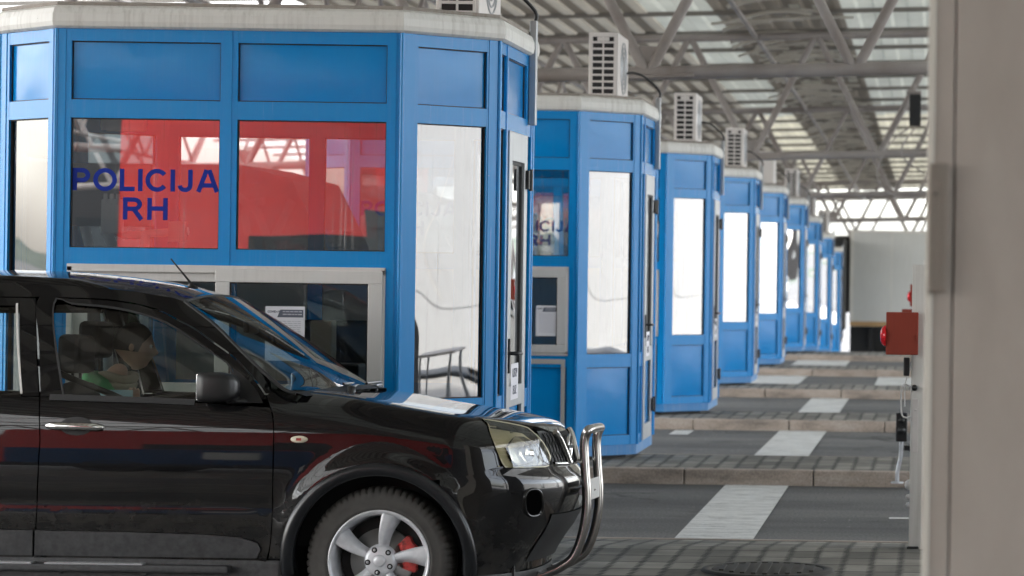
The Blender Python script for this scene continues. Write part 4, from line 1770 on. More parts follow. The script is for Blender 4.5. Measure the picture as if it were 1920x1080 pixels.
# ---- grille between the lamps
b = MB()
gr = []
for z in (0.79, 0.82, 0.86, 0.90, 0.94, 0.962):
    nr_ = nose_row(z, 1.9, 60, y_lim=0.46)
    k_ = [nr_[int(i * (len(nr_) - 1) / 16)] for i in range(17)]
    gr.append([(x - 0.015, -y, z) for x, y in k_] + [(x - 0.015, y, z) for x, y in reversed(k_[:-1])])
b.grid(gr, True)
grille = b.build('grille', M['gasket'], car)
b = MB()
for sgn in (1, -1):
    for k in range(-8, 9):
        y0_ = k * 0.055
        pts = []
        for i in range(8):
            z = 0.80 + 0.15 * i / 7
            y = y0_ + sgn * (z - 0.875) * 0.55
            if abs(y) > 0.44:
                continue
            xf = smooth_interp(XF, z)
            W0 = smooth_interp(WK, z)
            x = XS + (xf - XS) * (1 - (abs(y) / W0) ** NP) ** (1 / NP)
            pts.append((x - 0.006, y, z))
        if len(pts) > 2:
            b.tube(pts, 0.0045, 6)
b.build('grille_mesh', M['black'], grille)
b = MB()
for s in (1, -1):
    pts = []
    for i in range(9):
        z = 0.80 + 0.155 * i / 8
        y = s * (0.155 + 0.11 * (i / 8) ** 1.3)
        xf = smooth_interp(XF, z)
        W0 = smooth_interp(WK, z)
        x = XS + (xf - XS) * (1 - (abs(y) / W0) ** NP) ** (1 / NP)
        pts.append((x + 0.012, y, z))
    b.tube(pts, 0.016, 10)
    pts = []
    for i in range(9):
        z = 0.795 + 0.008 * i / 8
        y = s * (0.155 + 0.27 * i / 8)
        xf = smooth_interp(XF, z)
        W0 = smooth_interp(WK, z)
        x = XS + (xf - XS) * (1 - (abs(y) / W0) ** NP) ** (1 / NP)
        pts.append((x + 0.004, y, z))
    b.tube(pts, 0.010, 8)
b.lathe([(0.062, 0.0), (0.068, 0.012), (0.056, 0.016), (0.052, 0.006), (0.05, 0.002)], (2.118, 0, 0.875), 'X', 32)
b.bbox(2.12, 2.134, -0.085, 0.085, 0.862, 0.888, 0.004, 1)
b.build('chrome_badge_bar', M['chrome'], grille)

# ---- bull bar
b = MB()
loop = [(1008, 1072), (1031, 1064), (1051, 1055), (1074, 1037), (1089, 1002), (1098, 955), (1099, 915), (1097, 888), (1095, 858), (1094, 828), (1096, 810), (1101, 799)]
base = []
for x_, y_ in loop:
    X, Z = px(x_, y_, CY - 0.25)
    base.append((X - CX, -0.25, Z))
base = [(base[0][0] - 0.14, -0.25, base[0][2] - 0.012)] + base
topz = base[-1][2] + 0.003
tx = base[-1][0] + 0.004
arch_top = [(tx, -0.215, topz), (tx + 0.002, -0.17, topz + 0.002), (tx + 0.003, 0.0, topz + 0.003), (tx + 0.002, 0.17, topz + 0.002), (tx, 0.215, topz)]
path = base + arch_top + [(x, -y, z) for x, y, z in reversed(base)]
b.tube(curve_pts(path, 5), 0.0235, 16)
bb = b.build('bull_bar', M['steel'], car)
b = MB()
zc1, zc2 = px(1110, 905, CY)[1], px(1110, 880, CY)[1]
xc = px(1108, 890, CY)[0] - CX
b.tube([(xc - 0.012, -0.24, zc1 - 0.005), (xc, 0, zc1 - 0.005), (xc - 0.012, 0.24, zc1 - 0.005)], 0.02, 12)
b.build('cross_tube', M['steel'], bb)
b = MB()
b.bbox(xc + 0.012, xc + 0.018, -0.20, 0.20, zc1 - 0.05, zc1 + 0.055, 0.003, 1)
b.build('name_plate', M['alu'], bb)

# ---- wheels
def make_wheel(s):
    """wheel centred at its own origin, outer face towards -y*s"""
    t = MB()
    # tyre
    n = 320
    rows = []
    prof = [(0.235, 0.02), (0.244, 0.010), (0.256, 0.004), (0.259, 0.007), (0.290, 0.0), (0.318, 0.008), (0.332, 0.018), (0.342, 0.034), (0.348, 0.055), (0.351, 0.11), (0.348, 0.165), (0.33, 0.205), (0.29, 0.222), (0.235, 0.20)]
    for j, (r, h) in enumerate(prof):
        row = []
        for k in range(n):
            a = 2 * PI * k / n
            cut = 0.0
            if 6 <= j <= 8 and (k % 5) == 0:
                cut = 0.009
            if j == 5 and (k % 5) == 0:
                cut = 0.0
            wob = 0.0
            row.append(((r - cut + (wob if j in (5, 6, 7) else 0)) * math.cos(a), s * (h + cut * 0.6), (r - cut) * math.sin(a)))
        rows.append(row)
    t.grid(rows, True, wrap=True)
    tyre = t.build('tyre', M['tyre'])
    b = MB()
    b.lathe([(0.205, s * 0.19), (0.212, s * 0.10), (0.214, s * 0.045), (0.222, s * 0.022), (0.231, s * 0.012), (0.2395, s * 0.009), (0.2405, s * 0.018), (0.236, s * 0.03)], (0, 0, 0), 'Y', 72)
    # spokes: broad, twisted, one edge dropped
    for i in range(5):
        a_c = R(77 + 72 * i)
        rows = []
        for it in range(13):
            t_ = it / 12
            r = 0.045 + (0.222 - 0.045) * t_
            w0 = 0.046 + 0.060 * t_ ** 1.5            # clockwise half-width
            lead = 0.011 * math.sin(PI * t_)           # bow of the spoke
            row = []
            for jw in range(9):
                q = -1 + 2 * jw / 8
                hw = w0 * 0.5
                lat = q * hw * (1.0 if q > 0 else 1.0) + lead
                # raised flat half, falling flank on the clockwise side
                h = 0.020 + 0.010 * (1 - t_) + (0.0 if q > -0.15 else 0.040 * ((-0.15 - q) / 0.85) ** 1.3) + 0.012 * max(0, (q - 0.75) / 0.25)
                h += 0.012 * (1 - t_) ** 2
                if jw in (0, 8):
                    h = 0.075
                ca, sa = math.cos(a_c), math.sin(a_c)
                row.append((r * ca - lat * sa, s * h, r * sa + lat * ca))
            rows.append(row)
        b.grid(rows, True)
    b.lathe([(0.0, s * 0.031), (0.055, s * 0.031), (0.072, s * 0.036), (0.078, s * 0.07)], (0, 0, 0), 'Y', 48)
    rim = b.build('alloy_rim', M['rim'])
    b = MB()
    b.lathe([(0.0, s * 0.020), (0.018, s * 0.0205), (0.0265, s * 0.024), (0.030, s * 0.032)], (0, 0, 0), 'Y', 32)
    cap = b.build('hub_cap', M['rim'])
    nuts = []
    for i in range(5):
        a_ = R(77 - 36 + 72 * i + 3)
        cx_, cz_ = 0.056 * math.cos(a_), 0.056 * math.sin(a_)
        b = MB()
        b.lathe([(0.0135, s * 0.0300), (0.0, s * 0.0298)], (cx_, 0, cz_), 'Y', 18)
        b.cur = 1
        b.lathe([(0.0, s * 0.023), (0.0062, s * 0.024), (0.0075, s * 0.0296)], (cx_, 0, cz_), 'Y', 6, False)
        nuts.append(b.build('wheel_nut', [M['gasket'], M['alu_dark']]))
    return tyre, rim, cap, nuts


def assemble_wheel(xw, s):
    w = bpy.data.objects.new('wheel', None)
    COL.objects.link(w)
    w.parent = car
    w.location = (xw, -s * 0.865, ZWH)
    tyre, rim, cap, nuts = make_wheel(s)
    for o_ in [tyre, rim, cap] + nuts:
        o_.parent = w
    b = MB()
    b.lathe([(0.0, s * 0.088), (0.065, s * 0.086), (0.068, s * 0.095), (0.150, s * 0.095), (0.150, s * 0.12), (0.0, s * 0.12)], (0, 0, 0), 'Y', 48)
    b.build('brake_disc', M['disc'], w)
    b = MB()
    rows = []
    for a_ in [-32 + 64 * i / 12 for i in range(13)]:
        row = []
        for r_, h in ((0.105, 0.10), (0.105, 0.074), (0.118, 0.066), (0.150, 0.068), (0.168, 0.074), (0.172, 0.11)):
            rr = r_ + (0.004 if int((a_ + 40) / 9) % 2 else -0.003)
            row.append((rr * math.cos(R(a_ + 12)), s * (h + (0.006 if abs(a_) < 9 else 0)), rr * math.sin(R(a_ + 12))))
        rows.append(row)
    b.grid(rows, False)
    b.build('brake_caliper', M['caliper'], w)
    b = MB()
    b.lathe([(0.0, s * 0.15), (0.205, s * 0.15)], (0, 0, 0), 'Y', 36)
    b.build('wheel_back', M['gasket'], w)


for s in (1, -1):
    assemble_wheel(XWF, s)
    assemble_wheel(XWR, s)

# ---- roof, windscreen, rear end
ZR = [(-2.05, 1.65), (-1.6, 1.70), (-1.0, 1.722), (-0.46, 1.718), (-0.28, 1.712), (-0.1, 1.697), (0.05, 1.680), (0.19, 1.657), (0.37, 1.606)]
gk_ = [(-2.05, 1.60), (-1.2, 1.645)] + [(p[0], p[1]) for p in gutter[:-1]] + [(0.347, 1.561)]


def gut(t):
    """t in 0..1 along the roof edge -> (x, z)"""
    xs_ = -2.05 + (0.347 + 2.05) * t
    return xs_, interp(gk_, xs_)


rows = []
for i in range(49):
    t = i / 48
    x, ze = gut(t)
    ye = halfw(x, ze)
    row = []
    for j in range(25):
        w = -1 + 2 * j / 24
        bow = 0.03 * (1 - w * w) * sstep(0.7, 1, t)
        xx = x + bow
        zc_ = smooth_interp(ZR, min(0.37, xx))
        z = ze + (zc_ - ze) * (1 - abs(w) ** 2.4)
        row.append((xx, ye * w, z))
    rows.append(row)
b = MB()
b.grid(rows, True)
b.build('roof', M['paint'], car)
# windscreen
edge = resample_pts = [cpx(*p) for p in [(340, 563), (370, 586), (400, 610), (435, 645), (470, 680), (505, 708), (535, 729), (556, 737)]]
cen = [(0.385, 1.607), (0.49, 1.551), (0.60, 1.488), (0.70, 1.427), (0.80, 1.362), (0.90, 1.294), (1.0, 1.22), (1.075, 1.166)]
rows = []
for (xe, ze), (xc_, zc_) in zip(curve_pts(edge, 3), curve_pts(cen, 3)):
    ye = halfw(min(xe, 0.75), ze) - 0.004
    if xe > 0.75:
        ye = halfw(0.75, max(ze, 1.14)) - 0.004
    rows.append([(xc_ + (xe - xc_) * abs(w) ** 2.3, ye * w, zc_ + (ze - zc_) * abs(w) ** 2.3) for w in [-1 + 2 * j / 24 for j in range(25)]])
b = MB()
b.grid(rows, True)
scr = b.build('windscreen', M['screen_glass'], car)
b = MB()
for sgn in (0, 24):
    b.tube([r[sgn] for r in rows], 0.009, 6)
b.tube(rows[0], 0.006, 6)
b.build('windscreen_seal', M['gasket'], scr)
b = MB()
b.grid([[Vector(p) + Vector((0.0, 0, 0.004)) for p in rows[-1]], [(p[0] + 0.10 - abs(p[1]) * 0.06, p[1] * 0.99, p[2] - 0.012) for p in rows[-1]]], True)
b.build('scuttle_panel', M['gasket'], car)
for y0_, y1_ in ((-0.45, 0.10), (0.10, 0.62)):
    b = MB()
    b.tube([(1.12, y0_, 1.155), (1.08, (y0_ + y1_) / 2, 1.165), (1.05, y1_, 1.165)], 0.009, 8)
    b.tube([(1.07, y0_ + 0.05, 1.176), (1.03, y1_ + 0.1, 1.18)], 0.007, 6)
    b.lathe([(0.02, 0), (0.02, 0.03), (0.0, 0.034)], (1.12, y0_, 1.135), 'Z', 12)
    b.build('wiper', M['black'], car)
# roof rails: low solid fins along the roof edge
for s in (1, -1):
    b = MB()
    rows = []
    for i in range(31):
        t = i / 30
        x = -1.85 + 1.86 * t
        ze = interp(gk_, x)
        up = (0.046 - 0.012 * t) * min(1.0, 5 * t, 9 * (1 - t)) ** 0.7
        y0_ = halfw(x, ze)
        prof = [(0.004, -0.004), (0.012, up * 0.55), (0.024, up * 0.92), (0.040, up), (0.058, up * 0.93), (0.068, up * 0.6), (0.070, 0.0)]
        rows.append([(x, -s * (y0_ - d_), ze + h_) for d_, h_ in prof])
    b.grid(rows, True)
    b.build('roof_rail', M['paint'], car)
# aerial
b = MB()
ax = px(357, 540, CY)[0] - CX
rows = []
for (z, rx, ry, dx) in ((1.622, 0.040, 0.026, 0), (1.632, 0.034, 0.022, 0), (1.655, 0.022, 0.014, -0.006), (1.668, 0.011, 0.008, -0.012), (1.672, 0.0, 0.0, -0.012)):
    rows.append([(ax + dx + rx * math.cos(2 * PI * k / 20), ry * math.sin(2 * PI * k / 20), z) for k in range(20)])
b.grid(rows, True, wrap=True)
tipx, tipz = px(314, 473, CY)
b.tube([(ax - 0.010, 0, 1.664), (tipx - CX, 0, tipz)], 0.004, 8, radii=[0.006, 0.0035])
b.build('aerial', M['black'], car)
# tailgate and rear bumper (rear outline)
b = MB()
rows = []
for z in (0.30, 0.40, 0.55, 0.70, 0.85, 1.0, 1.115):
    xr = smooth_interp(XR, z)
    W0 = smooth_interp(WK, z)
    row = []
    for i in range(41):
        th = -PI / 2 + PI * i / 40
        row.append((-1.6 + (xr + 1.6) * abs(math.cos(th)) ** (2 / 3.2), W0 * math.copysign(abs(math.sin(th)) ** (2 / 3.2), math.sin(th)), z))
    rows.append([p for p in row if p[0] < -2.05])
mn = min(len(r) for r in rows)
rows = [[r[int(i * (len(r) - 1) / (mn - 1))] for i in range(mn)] for r in rows]
b.grid(rows, True)
b.build('tailgate', M['paint'], car)
b = MB()
b.grid([[(-2.27, y * .75, 1.115), (-2.02, y * .58, 1.62)] for y in [-1 + 2 * i / 12 for i in range(13)]], True)
b.build('rear_window', M['car_glass'], car)

car.location = TILT.translation               # the lane falls away slightly towards the booth
car.rotation_euler = TILT.to_euler()

# ---- inside of the car
b = MB()
b.box(-2.15, 1.95, -0.60, 0.60, 0.22, 0.40)
b.box(0.80, 1.90, -0.62, 0.62, 0.40, 0.82)
for sgn in (1, -1):
    yy = sorted((sgn * 0.70, sgn * 0.80))
    b.box(-0.82, 0.80, yy[0], yy[1], 0.30, 0.98)
    yy = sorted((sgn * 0.64, sgn * 0.74))
    b.box(-2.1, -1.72, yy[0], yy[1], 0.30, 0.98)
b.build('underbody', M['gasket'], car)
b = MB()
b.grid([[(x, y, z) for y in (-0.74, -0.3, 0.3, 0.74)] for x, z in ((1.0, 1.10), (0.75, 1.12), (0.52, 1.09), (0.44, 1.0), (0.46, 0.7), (0.62, 0.45))], True)
b.build('dashboard', M['dark'], car)


def seat(yc, xh, ztop):
    b = MB()
    b.bbox(xh - 0.02, xh + 0.50, yc - 0.25, yc + 0.25, 0.48, 0.66, 0.05, 3)
    rows = []
    for z, dx, w, d in ((0.55, 0.10, 0.22, 0.10), (0.75, 0.05, 0.24, 0.13), (0.95, 0.0, 0.25, 0.13), (1.08, -0.04, 0.23, 0.11), (1.16, -0.06, 0.17, 0.08), (1.18, -0.06, 0.0, 0.0)):
        rows.append([(xh + dx + d * 0.5 * math.copysign(abs(math.cos(a)) ** .6, math.cos(a)), yc + w * math.copysign(abs(math.sin(a)) ** .6, math.sin(a)), z) for a in [2 * PI * k / 24 for k in range(24)]])
    b.grid(rows, True, wrap=True)
    st = b.build('seat', M['seat'], car)
    b = MB()
    b.bbox(xh - 0.13, xh - 0.02, yc - 0.14, yc + 0.14, ztop - 0.19, ztop, 0.04, 4)
    for yy in (-0.06, 0.06):
        b.tube([(xh - 0.07, yc + yy, 1.14), (xh - 0.075, yc + yy, ztop - 0.17)], 0.007, 8)
    b.build('headrest', M['seat'], st)


seat(-0.37, -0.17, 1.40)
seat(0.37, -0.30, 1.475)
b = MB()
b.bbox(-1.35, -0.85, -0.66, 0.66, 0.48, 0.64, 0.05, 3)
b.bbox(-1.45, -1.28, -0.66, 0.66, 0.60, 1.16, 0.05, 3)
b.build('rear_bench', M['seat'], car)
# steering wheel on the far (left-hand) side
b = MB()
mt = Matrix.Translation((0.32, 0.37, 1.0)) @ Matrix.Rotation(R(-65), 4, 'Y')
ring = [tuple(mt @ Vector((0.185 * math.cos(2 * PI * k / 36), 0.185 * math.sin(2 * PI * k / 36), 0))) for k in range(37)]
b.tube(ring, 0.014, 8, caps=False)
for a_ in (0, 120, 240):
    b.tube([tuple(mt @ Vector((0, 0, -0.02))), tuple(mt @ Vector((0.18 * math.cos(R(a_ + 90)), 0.18 * math.sin(R(a_ + 90)), 0)))], 0.014, 8)
b.tube([tuple(mt @ Vector((0, 0, -0.30))), tuple(mt @ Vector((0, 0, 0)))], 0.03, 10)
b.build('steering_wheel', M['black'], car)
b = MB()
b.tube(curve_pts([tuple(side_pt(-0.32, 1.28, 1, -0.03)[0]), (-0.20, -0.62, 1.19), (-0.02, -0.45, 1.10), (0.1, -0.35, 1.02)], 6), 0.016, 8)
b.build('seat_belt', M['black'], car)
# mirror and sticker on the windscreen
b = MB()
b.bbox(0.50, 0.53, -0.11, 0.11, 1.42, 1.48, 0.01, 2)
b.build('rear_view_mirror', M['black'], car)

# ------------------------------------------------------------------ the driver (far seat)
def skin_graph(name, nodes, links, material, parent=None, sub=2, root=0, voxel=None, extra=None):
    """nodes: (x, y, z, r); links: index pairs -> one continuous skinned surface, baked to a mesh"""
    me = bpy.data.meshes.new(name)
    me.from_pydata([n[:3] for n in nodes], links, [])
    o = bpy.data.objects.new(name, me)
    COL.objects.link(o)
    o.modifiers.new('skin', 'SKIN').use_smooth_shade = True
    sk = me.skin_vertices[0].data
    for i, n in enumerate(nodes):
        r = n[3]
        sk[i].radius = (r, r) if isinstance(r, (int, float)) else r
        sk[i].use_root = (i == root)
    s = o.modifiers.new('sub', 'SUBSURF')
    s.levels = s.render_levels = sub
    bpy.context.view_layer.update()
    dg = bpy.context.evaluated_depsgraph_get()
    baked = bpy.data.meshes.new_from_object(o.evaluated_get(dg))
    bpy.data.objects.remove(o)
    bm = bmesh.new()
    bm.from_mesh(baked)
    if extra:
        for em in extra:
            bm.from_mesh(em)
    bm.to_mesh(baked)
    bm.free()
    baked.name = name
    baked.materials.clear()
    baked.materials.append(material)
    o = bpy.data.objects.new(name, baked)
    COL.objects.link(o)
    o.parent = parent
    if voxel:
        md = o.modifiers.new('remesh', 'REMESH')
        md.mode = 'VOXEL'
        md.voxel_size = voxel
        md.use_smooth_shade = True
        bpy.context.view_layer.update()
        dg = bpy.context.evaluated_depsgraph_get()
        me2 = bpy.data.meshes.new_from_object(o.evaluated_get(dg))
        o.modifiers.clear()
        o.data = me2
        me2.name = name
        me2.materials.clear()
        me2.materials.append(material)
    for p in o.data.polygons:
        p.use_smooth = True
    return o


def head_mesh(c, yaw, pitch):
    """a modelled head: skull, brow, eye sockets, nose, mouth, chin, ears; faces +x before rotation"""
    nu, nv = 48, 40
    verts, faces = [], []
    for i in range(nv + 1):
        ph = PI * i / nv
        for j in range(nu):
            th = 2 * PI * j / nu - PI          # 0 = straight ahead
            d = Vector((math.sin(ph) * math.cos(th), math.sin(ph) * math.sin(th), math.cos(ph)))
            p = Vector((d.x * 0.098, d.y * 0.076, d.z * 0.118))
            if p.z < -0.02:                     # jaw narrows, chin forward
                k = min(1, (-0.02 - p.z) / 0.1)
                p.y *= 1 - 0.30 * k
                p.x = p.x * (1 - 0.18 * k) + 0.016 * k
                if d.x < -0.2:
                    p.x += 0.03 * k
            if d.x > 0:
                fz = p.z
                fy = p.y

                def bump_(yy, zz, sy, sz, a):
                    return a * math.exp(-((fy - yy) / sy) ** 2 - ((fz - zz) / sz) ** 2)
                dx = bump_(0, -0.020, 0.011, 0.018, 0.024) + bump_(0, 0.005, 0.008, 0.020, 0.012)
                dx += bump_(0, -0.030, 0.019, 0.010, 0.008)
                dx += bump_(0.031, 0.030, 0.022, 0.008, 0.006) + bump_(-0.031, 0.030, 0.022, 0.008, 0.006)
                dx -= bump_(0.031, 0.012, 0.015, 0.011, 0.011) + bump_(-0.031, 0.012, 0.015, 0.011, 0.011)
                dx += bump_(0.031, 0.011, 0.009, 0.006, 0.006) + bump_(-0.031, 0.011, 0.009, 0.006, 0.006)
                dx += bump_(0, -0.052, 0.022, 0.006, 0.006) + bump_(0, -0.064, 0.020, 0.006, 0.006) - bump_(0, -0.058, 0.022, 0.003, 0.004)
                dx += bump_(0, -0.092, 0.022, 0.016, 0.010)
                p.x += dx * max(0, d.x) ** 0.5
            # ears
            for sg in (1, -1):
                e = math.exp(-((p.x + 0.008) / 0.014) ** 2 - ((p.z + 0.005) / 0.026) ** 2)
                if d.y * sg > 0.5:
                    p.y += sg * 0.016 * e
            verts.append(p)
    for i in range(nv):
        for j in range(nu):
            faces.append((i * nu + j, (i + 1) * nu + j, (i + 1) * nu + (j + 1) % nu, i * nu + (j + 1) % nu))
    Mx = Matrix.Translation(c) @ Matrix.Rotation(yaw, 4, 'Z') @ Matrix.Rotation(pitch, 4, 'Y')
    me = bpy.data.meshes.new('head')
    me.from_pydata([Mx @ v for v in verts], [], faces)
    me.update()
    return me, Mx


def hand_chain(nodes, links, wrist, direction, side_v, palm_n, curl):
    """adds palm + five fingers to a skin graph; returns nothing"""
    d, s_, nrm = Vector(direction).normalized(), Vector(side_v).normalized(), Vector(palm_n).normalized()
    w = Vector(nodes[wrist][:3])
    pc = w + d * 0.05
    nodes.append((*pc, (0.036, 0.018)))
    palm = len(nodes) - 1
    links.append((wrist, palm))
    for i, (off, ln) in enumerate(((0.030, 0.070), (0.010, 0.080), (-0.010, 0.075), (-0.029, 0.058))):
        kn = w + d * 0.092 + s_ * off
        nodes.append((*kn, 0.0095))
        a = len(nodes) - 1
        links.append((palm, a))
        dirv = d.copy()
        pos = kn
        for seg, fr_ in enumerate((0.42, 0.32, 0.26)):
            dirv = (Matrix.Rotation(curl * (0.7 + 0.3 * seg), 3, s_) @ dirv)
            pos = pos + dirv * ln * fr_
            nodes.append((*pos, 0.0085 - 0.0008 * seg))
            links.append((a, len(nodes) - 1))
            a = len(nodes) - 1
    th = w + d * 0.03 + s_ * 0.034
    nodes.append((*th, 0.011))
    a = len(nodes) - 1
    links.append((palm, a))
    tdir = (d * 0.75 + s_ * 0.6 + nrm * 0.2).normalized()
    for fr_ in (0.032, 0.028):
        th = th + tdir * fr_
        nodes.append((*th, 0.0095))
        links.append((a, len(nodes) - 1))
        a = len(nodes) - 1
        tdir = (tdir + d * 0.5).normalized()


person_root = Vector((CX, CY, 0))
hd_c = Vector((-0.175, 0.36, 1.345))
hm, HM = head_mesh(hd_c, R(12), R(6))
#        pelvis, waist, chest, upper chest, neck base, neck top
nd = [(-0.32, 0.37, 0.66, (0.16, 0.13)), (-0.33, 0.37, 0.80, (0.15, 0.12)), (-0.34, 0.37, 0.95, (0.13, 0.10)), (-0.34, 0.37, 1.06, (0.10, 0.085)),
      (-0.285, 0.368, 1.175, 0.062), (-0.215, 0.362, 1.255, 0.050)]
lk = [(0, 1), (1, 2), (2, 3), (3, 4), (4, 5)]
for sg in (1, -1):
    b0 = len(nd)
    nd += [(-0.32, 0.37 + sg * 0.15, 1.085, 0.048), (-0.27 if sg < 0 else -0.25, 0.37 + sg * 0.21, 1.0, 0.045), (-0.19, 0.37 + sg * 0.225, 0.88, 0.043)]
    lk += [(3, b0), (b0, b0 + 1), (b0 + 1, b0 + 2)]
    if sg < 0:
        nd += [(-0.13, 0.13, 0.90, 0.035), (-0.10, 0.085, 0.985, 0.027)]
        lk += [(b0 + 2, b0 + 3), (b0 + 3, b0 + 4)]
        hand_chain(nd, lk, b0 + 4, (0.05, 0.0, 1.0), (1, 0, 0.0), (0, -1, 0), R(18))
    else:
        nd += [(0.0, 0.50, 0.90, 0.035), (0.09, 0.46, 0.945, 0.027)]
        lk += [(b0 + 2, b0 + 3), (b0 + 3, b0 + 4)]
        hand_chain(nd, lk, b0 + 4, (0.85, -0.1, 0.35), (0, -1, 0), (0, 0, 1), R(38))
for sg in (1, -1):
    b0 = len(nd)
    nd += [(-0.22, 0.37 + sg * 0.10, 0.68, 0.085), (0.16, 0.37 + sg * 0.13, 0.72, 0.062), (0.36, 0.37 + sg * 0.13, 0.42, 0.045), (0.50, 0.37 + sg * 0.13, 0.43, 0.035)]
    lk += [(0, b0), (b0, b0 + 1), (b0 + 1, b0 + 2), (b0 + 2, b0 + 3)]
body = skin_graph('person', nd, lk, M['skin'], None, 2, 0, 0.007, [hm])
body.location = TILT.translation
body.rotation_euler = TILT.to_euler()
tag(body, 'person in a green jacket sitting at the wheel of the black car', 'person')
# jacket over torso and arms
jn = [(-0.32, 0.37, 0.64, (0.185, 0.155)), (-0.33, 0.37, 0.80, (0.178, 0.145)), (-0.34, 0.37, 0.95, (0.185, 0.145)), (-0.36, 0.37, 1.08, (0.21, 0.17)), (-0.31, 0.368, 1.175, (0.125, 0.105))]
jl = [(0, 1), (1, 2), (2, 3), (3, 4)]
for sg in (1, -1):
    b0 = len(jn)
    jn += [(-0.34, 0.37 + sg * 0.175, 1.125, 0.112), (-0.27 if sg < 0 else -0.25, 0.37 + sg * 0.22, 1.0, 0.074), (-0.19, 0.37 + sg * 0.225, 0.88, 0.062)]
    jl += [(3, b0), (b0, b0 + 1), (b0 + 1, b0 + 2)]
    jn += [(-0.13, 0.13, 0.90, 0.048), (-0.105, 0.092, 0.97, 0.042)] if sg < 0 else [(0.0, 0.50, 0.90, 0.048), (0.07, 0.47, 0.935, 0.042)]
    jl += [(b0 + 2, b0 + 3), (b0 + 3, b0 + 4)]
skin_graph('jacket', jn, jl, M['jacket'], body, 2, 0)
b = MB()
for z, rr in ((1.148, 0.105), (1.185, 0.085)):
    pts = [(-0.285 + 0.03 * (z - 1.148) / 0.04 + rr * math.cos(2 * PI * k / 24), 0.367 + rr * 0.9 * math.sin(2 * PI * k / 24), z + 0.012 * math.sin(4 * PI * k / 24)) for k in range(25)]
    b.tube(pts, 0.024, 8, caps=False)
b.build('collar', M['scarf'], body)
skin_graph('trousers', [(-0.32, 0.37, 0.66, (0.17, 0.13)), (-0.22, 0.47, 0.68, 0.098), (0.16, 0.50, 0.72, 0.074), (0.36, 0.50, 0.44, 0.058), (-0.22, 0.27, 0.68, 0.098), (0.16, 0.24, 0.72, 0.074), (0.36, 0.24, 0.44, 0.058)],
           [(0, 1), (1, 2), (2, 3), (0, 4), (4, 5), (5, 6)], M['trousers'], body, 2, 0)
b = MB()
rows = []
for i in range(15):
    ph = PI * 0.56 * i / 14
    row = []
    for k in range(40):
        th = 2 * PI * k / 40 - PI
        cut = 1.0 if abs(th) > 1.15 else 0.52 + 0.3 * (abs(th) / 1.15) ** 2
        p_ = ph * cut
        row.append(HM @ Vector((math.sin(p_) * math.cos(th) * 0.106 - 0.004, math.sin(p_) * math.sin(th) * 0.083, math.cos(p_) * 0.126)))
    rows.append(row)
b.grid(rows, True, wrap=True)
b.build('hair', M['hair'], body)
b = MB()
for sg in (1, -1):
    bm = bmesh.new()
    bmesh.ops.create_uvsphere(bm, u_segments=14, v_segments=10, radius=0.0105)
    b.from_bm(bm, True, HM @ Matrix.Translation((0.083, sg * 0.031, 0.012)))
b.cur = 1
for sg in (1, -1):
    bm = bmesh.new()
    bmesh.ops.create_uvsphere(bm, u_segments=10, v_segments=8, radius=0.005)
    b.from_bm(bm, True, HM @ Matrix.Translation((0.0915, sg * 0.031, 0.012)))
b.build('eyes', [M['white'], M['hair']], body)
# paper held up at the far window
dx0, dz1 = px(174, 731, CY + 0.06)
dx1, _ = px(246, 731, CY + 0.06)
b = MB()
b.bbox(dx0, dx1, CY + 0.090, CY + 0.094, dz1 - 0.27, dz1, 0.001, 1)
b.box(dx0 + 0.025, dx1 - 0.02, CY + 0.0894, CY + 0.090, dz1 - 0.055, dz1 - 0.022)
m = M['doc'] = mat('pale_blue_paper', (0.42, 0.62, 0.70), 0.8)
tag(b.build('document', M['doc']), 'pale blue sheet of paper held up by the driver of the black car', 'paper')

# ------------------------------------------------------------------ notices, things inside the nearest booth
def notice(label, X0, X1, Z0, Z1, Y, group='white notices stuck on the booth windows'):
    t = empty('notice', ((X0 + X1) / 2, Y, Z0), label, 'notice', group)
    w, h = X1 - X0, Z1 - Z0
    b = MB()
    b.box(-w / 2, w / 2, 0, 0.0012, 0, h)
    b.build('sheet', M['paper'], t)
    b = MB()
    b.prism([(-w * 0.20, h * 0.80), (w * 0.46, h * 0.80), (w * 0.46, h * 0.94), (-w * 0.12, h * 0.94)], -0.0012, 0.0)
    b.build('header_band', M['ink'], t)
    b = MB()
    rr = random.Random(3)
    for i in range(17):
        z = h * (0.72 - i * 0.038)
        x = -w * (0.36 if i else 0.36)
        while x < w * 0.36:
            ww = w * rr.uniform(0.04, 0.13)
            b.box(x, min(x + ww, w * 0.40), -0.0009, 0, z, z + h * 0.013)
            x += ww + w * 0.025
        if i % 5 == 4:
            continue
    for zz in (0.895, 0.845):
        x = -w * 0.06
        while x < w * 0.38:
            ww = w * rr.uniform(0.05, 0.12)
            b.box(x, x + ww, -0.0016, -0.0012, h * zz, h * (zz + 0.02))
            x += ww + w * 0.02
    b.build('printed_lines', M['ink_pale'], t)
    text_part('COVID-19', w * 0.062 * 1.15, M['ink'], t, (-w * 0.285, -0.0013, h * 0.885), (PI / 2, 0, 0), 'heading', 0.0006, 0.0003)
    return t


Yn = FRONT0 - 0.0100
nx0, nz1 = px(498, 574, Yn)
nx1, _ = px(572, 576, Yn)
notice('white notice headed COVID-19 in the service window above the black car bonnet', nx0, nx1, nz1 - 0.297, nz1, Yn)
Yn2 = FRONT0 + STEP - 0.0100
nx0, nz1 = px(1019, 573, Yn2)
nx1, _ = px(1045, 573, Yn2)
notice('small white notice in the service window of the second booth', nx0 - 0.06, nx1, nz1 - 0.25, nz1, Yn2)

zf = KERB
Yi = FRONT0 + 0.55
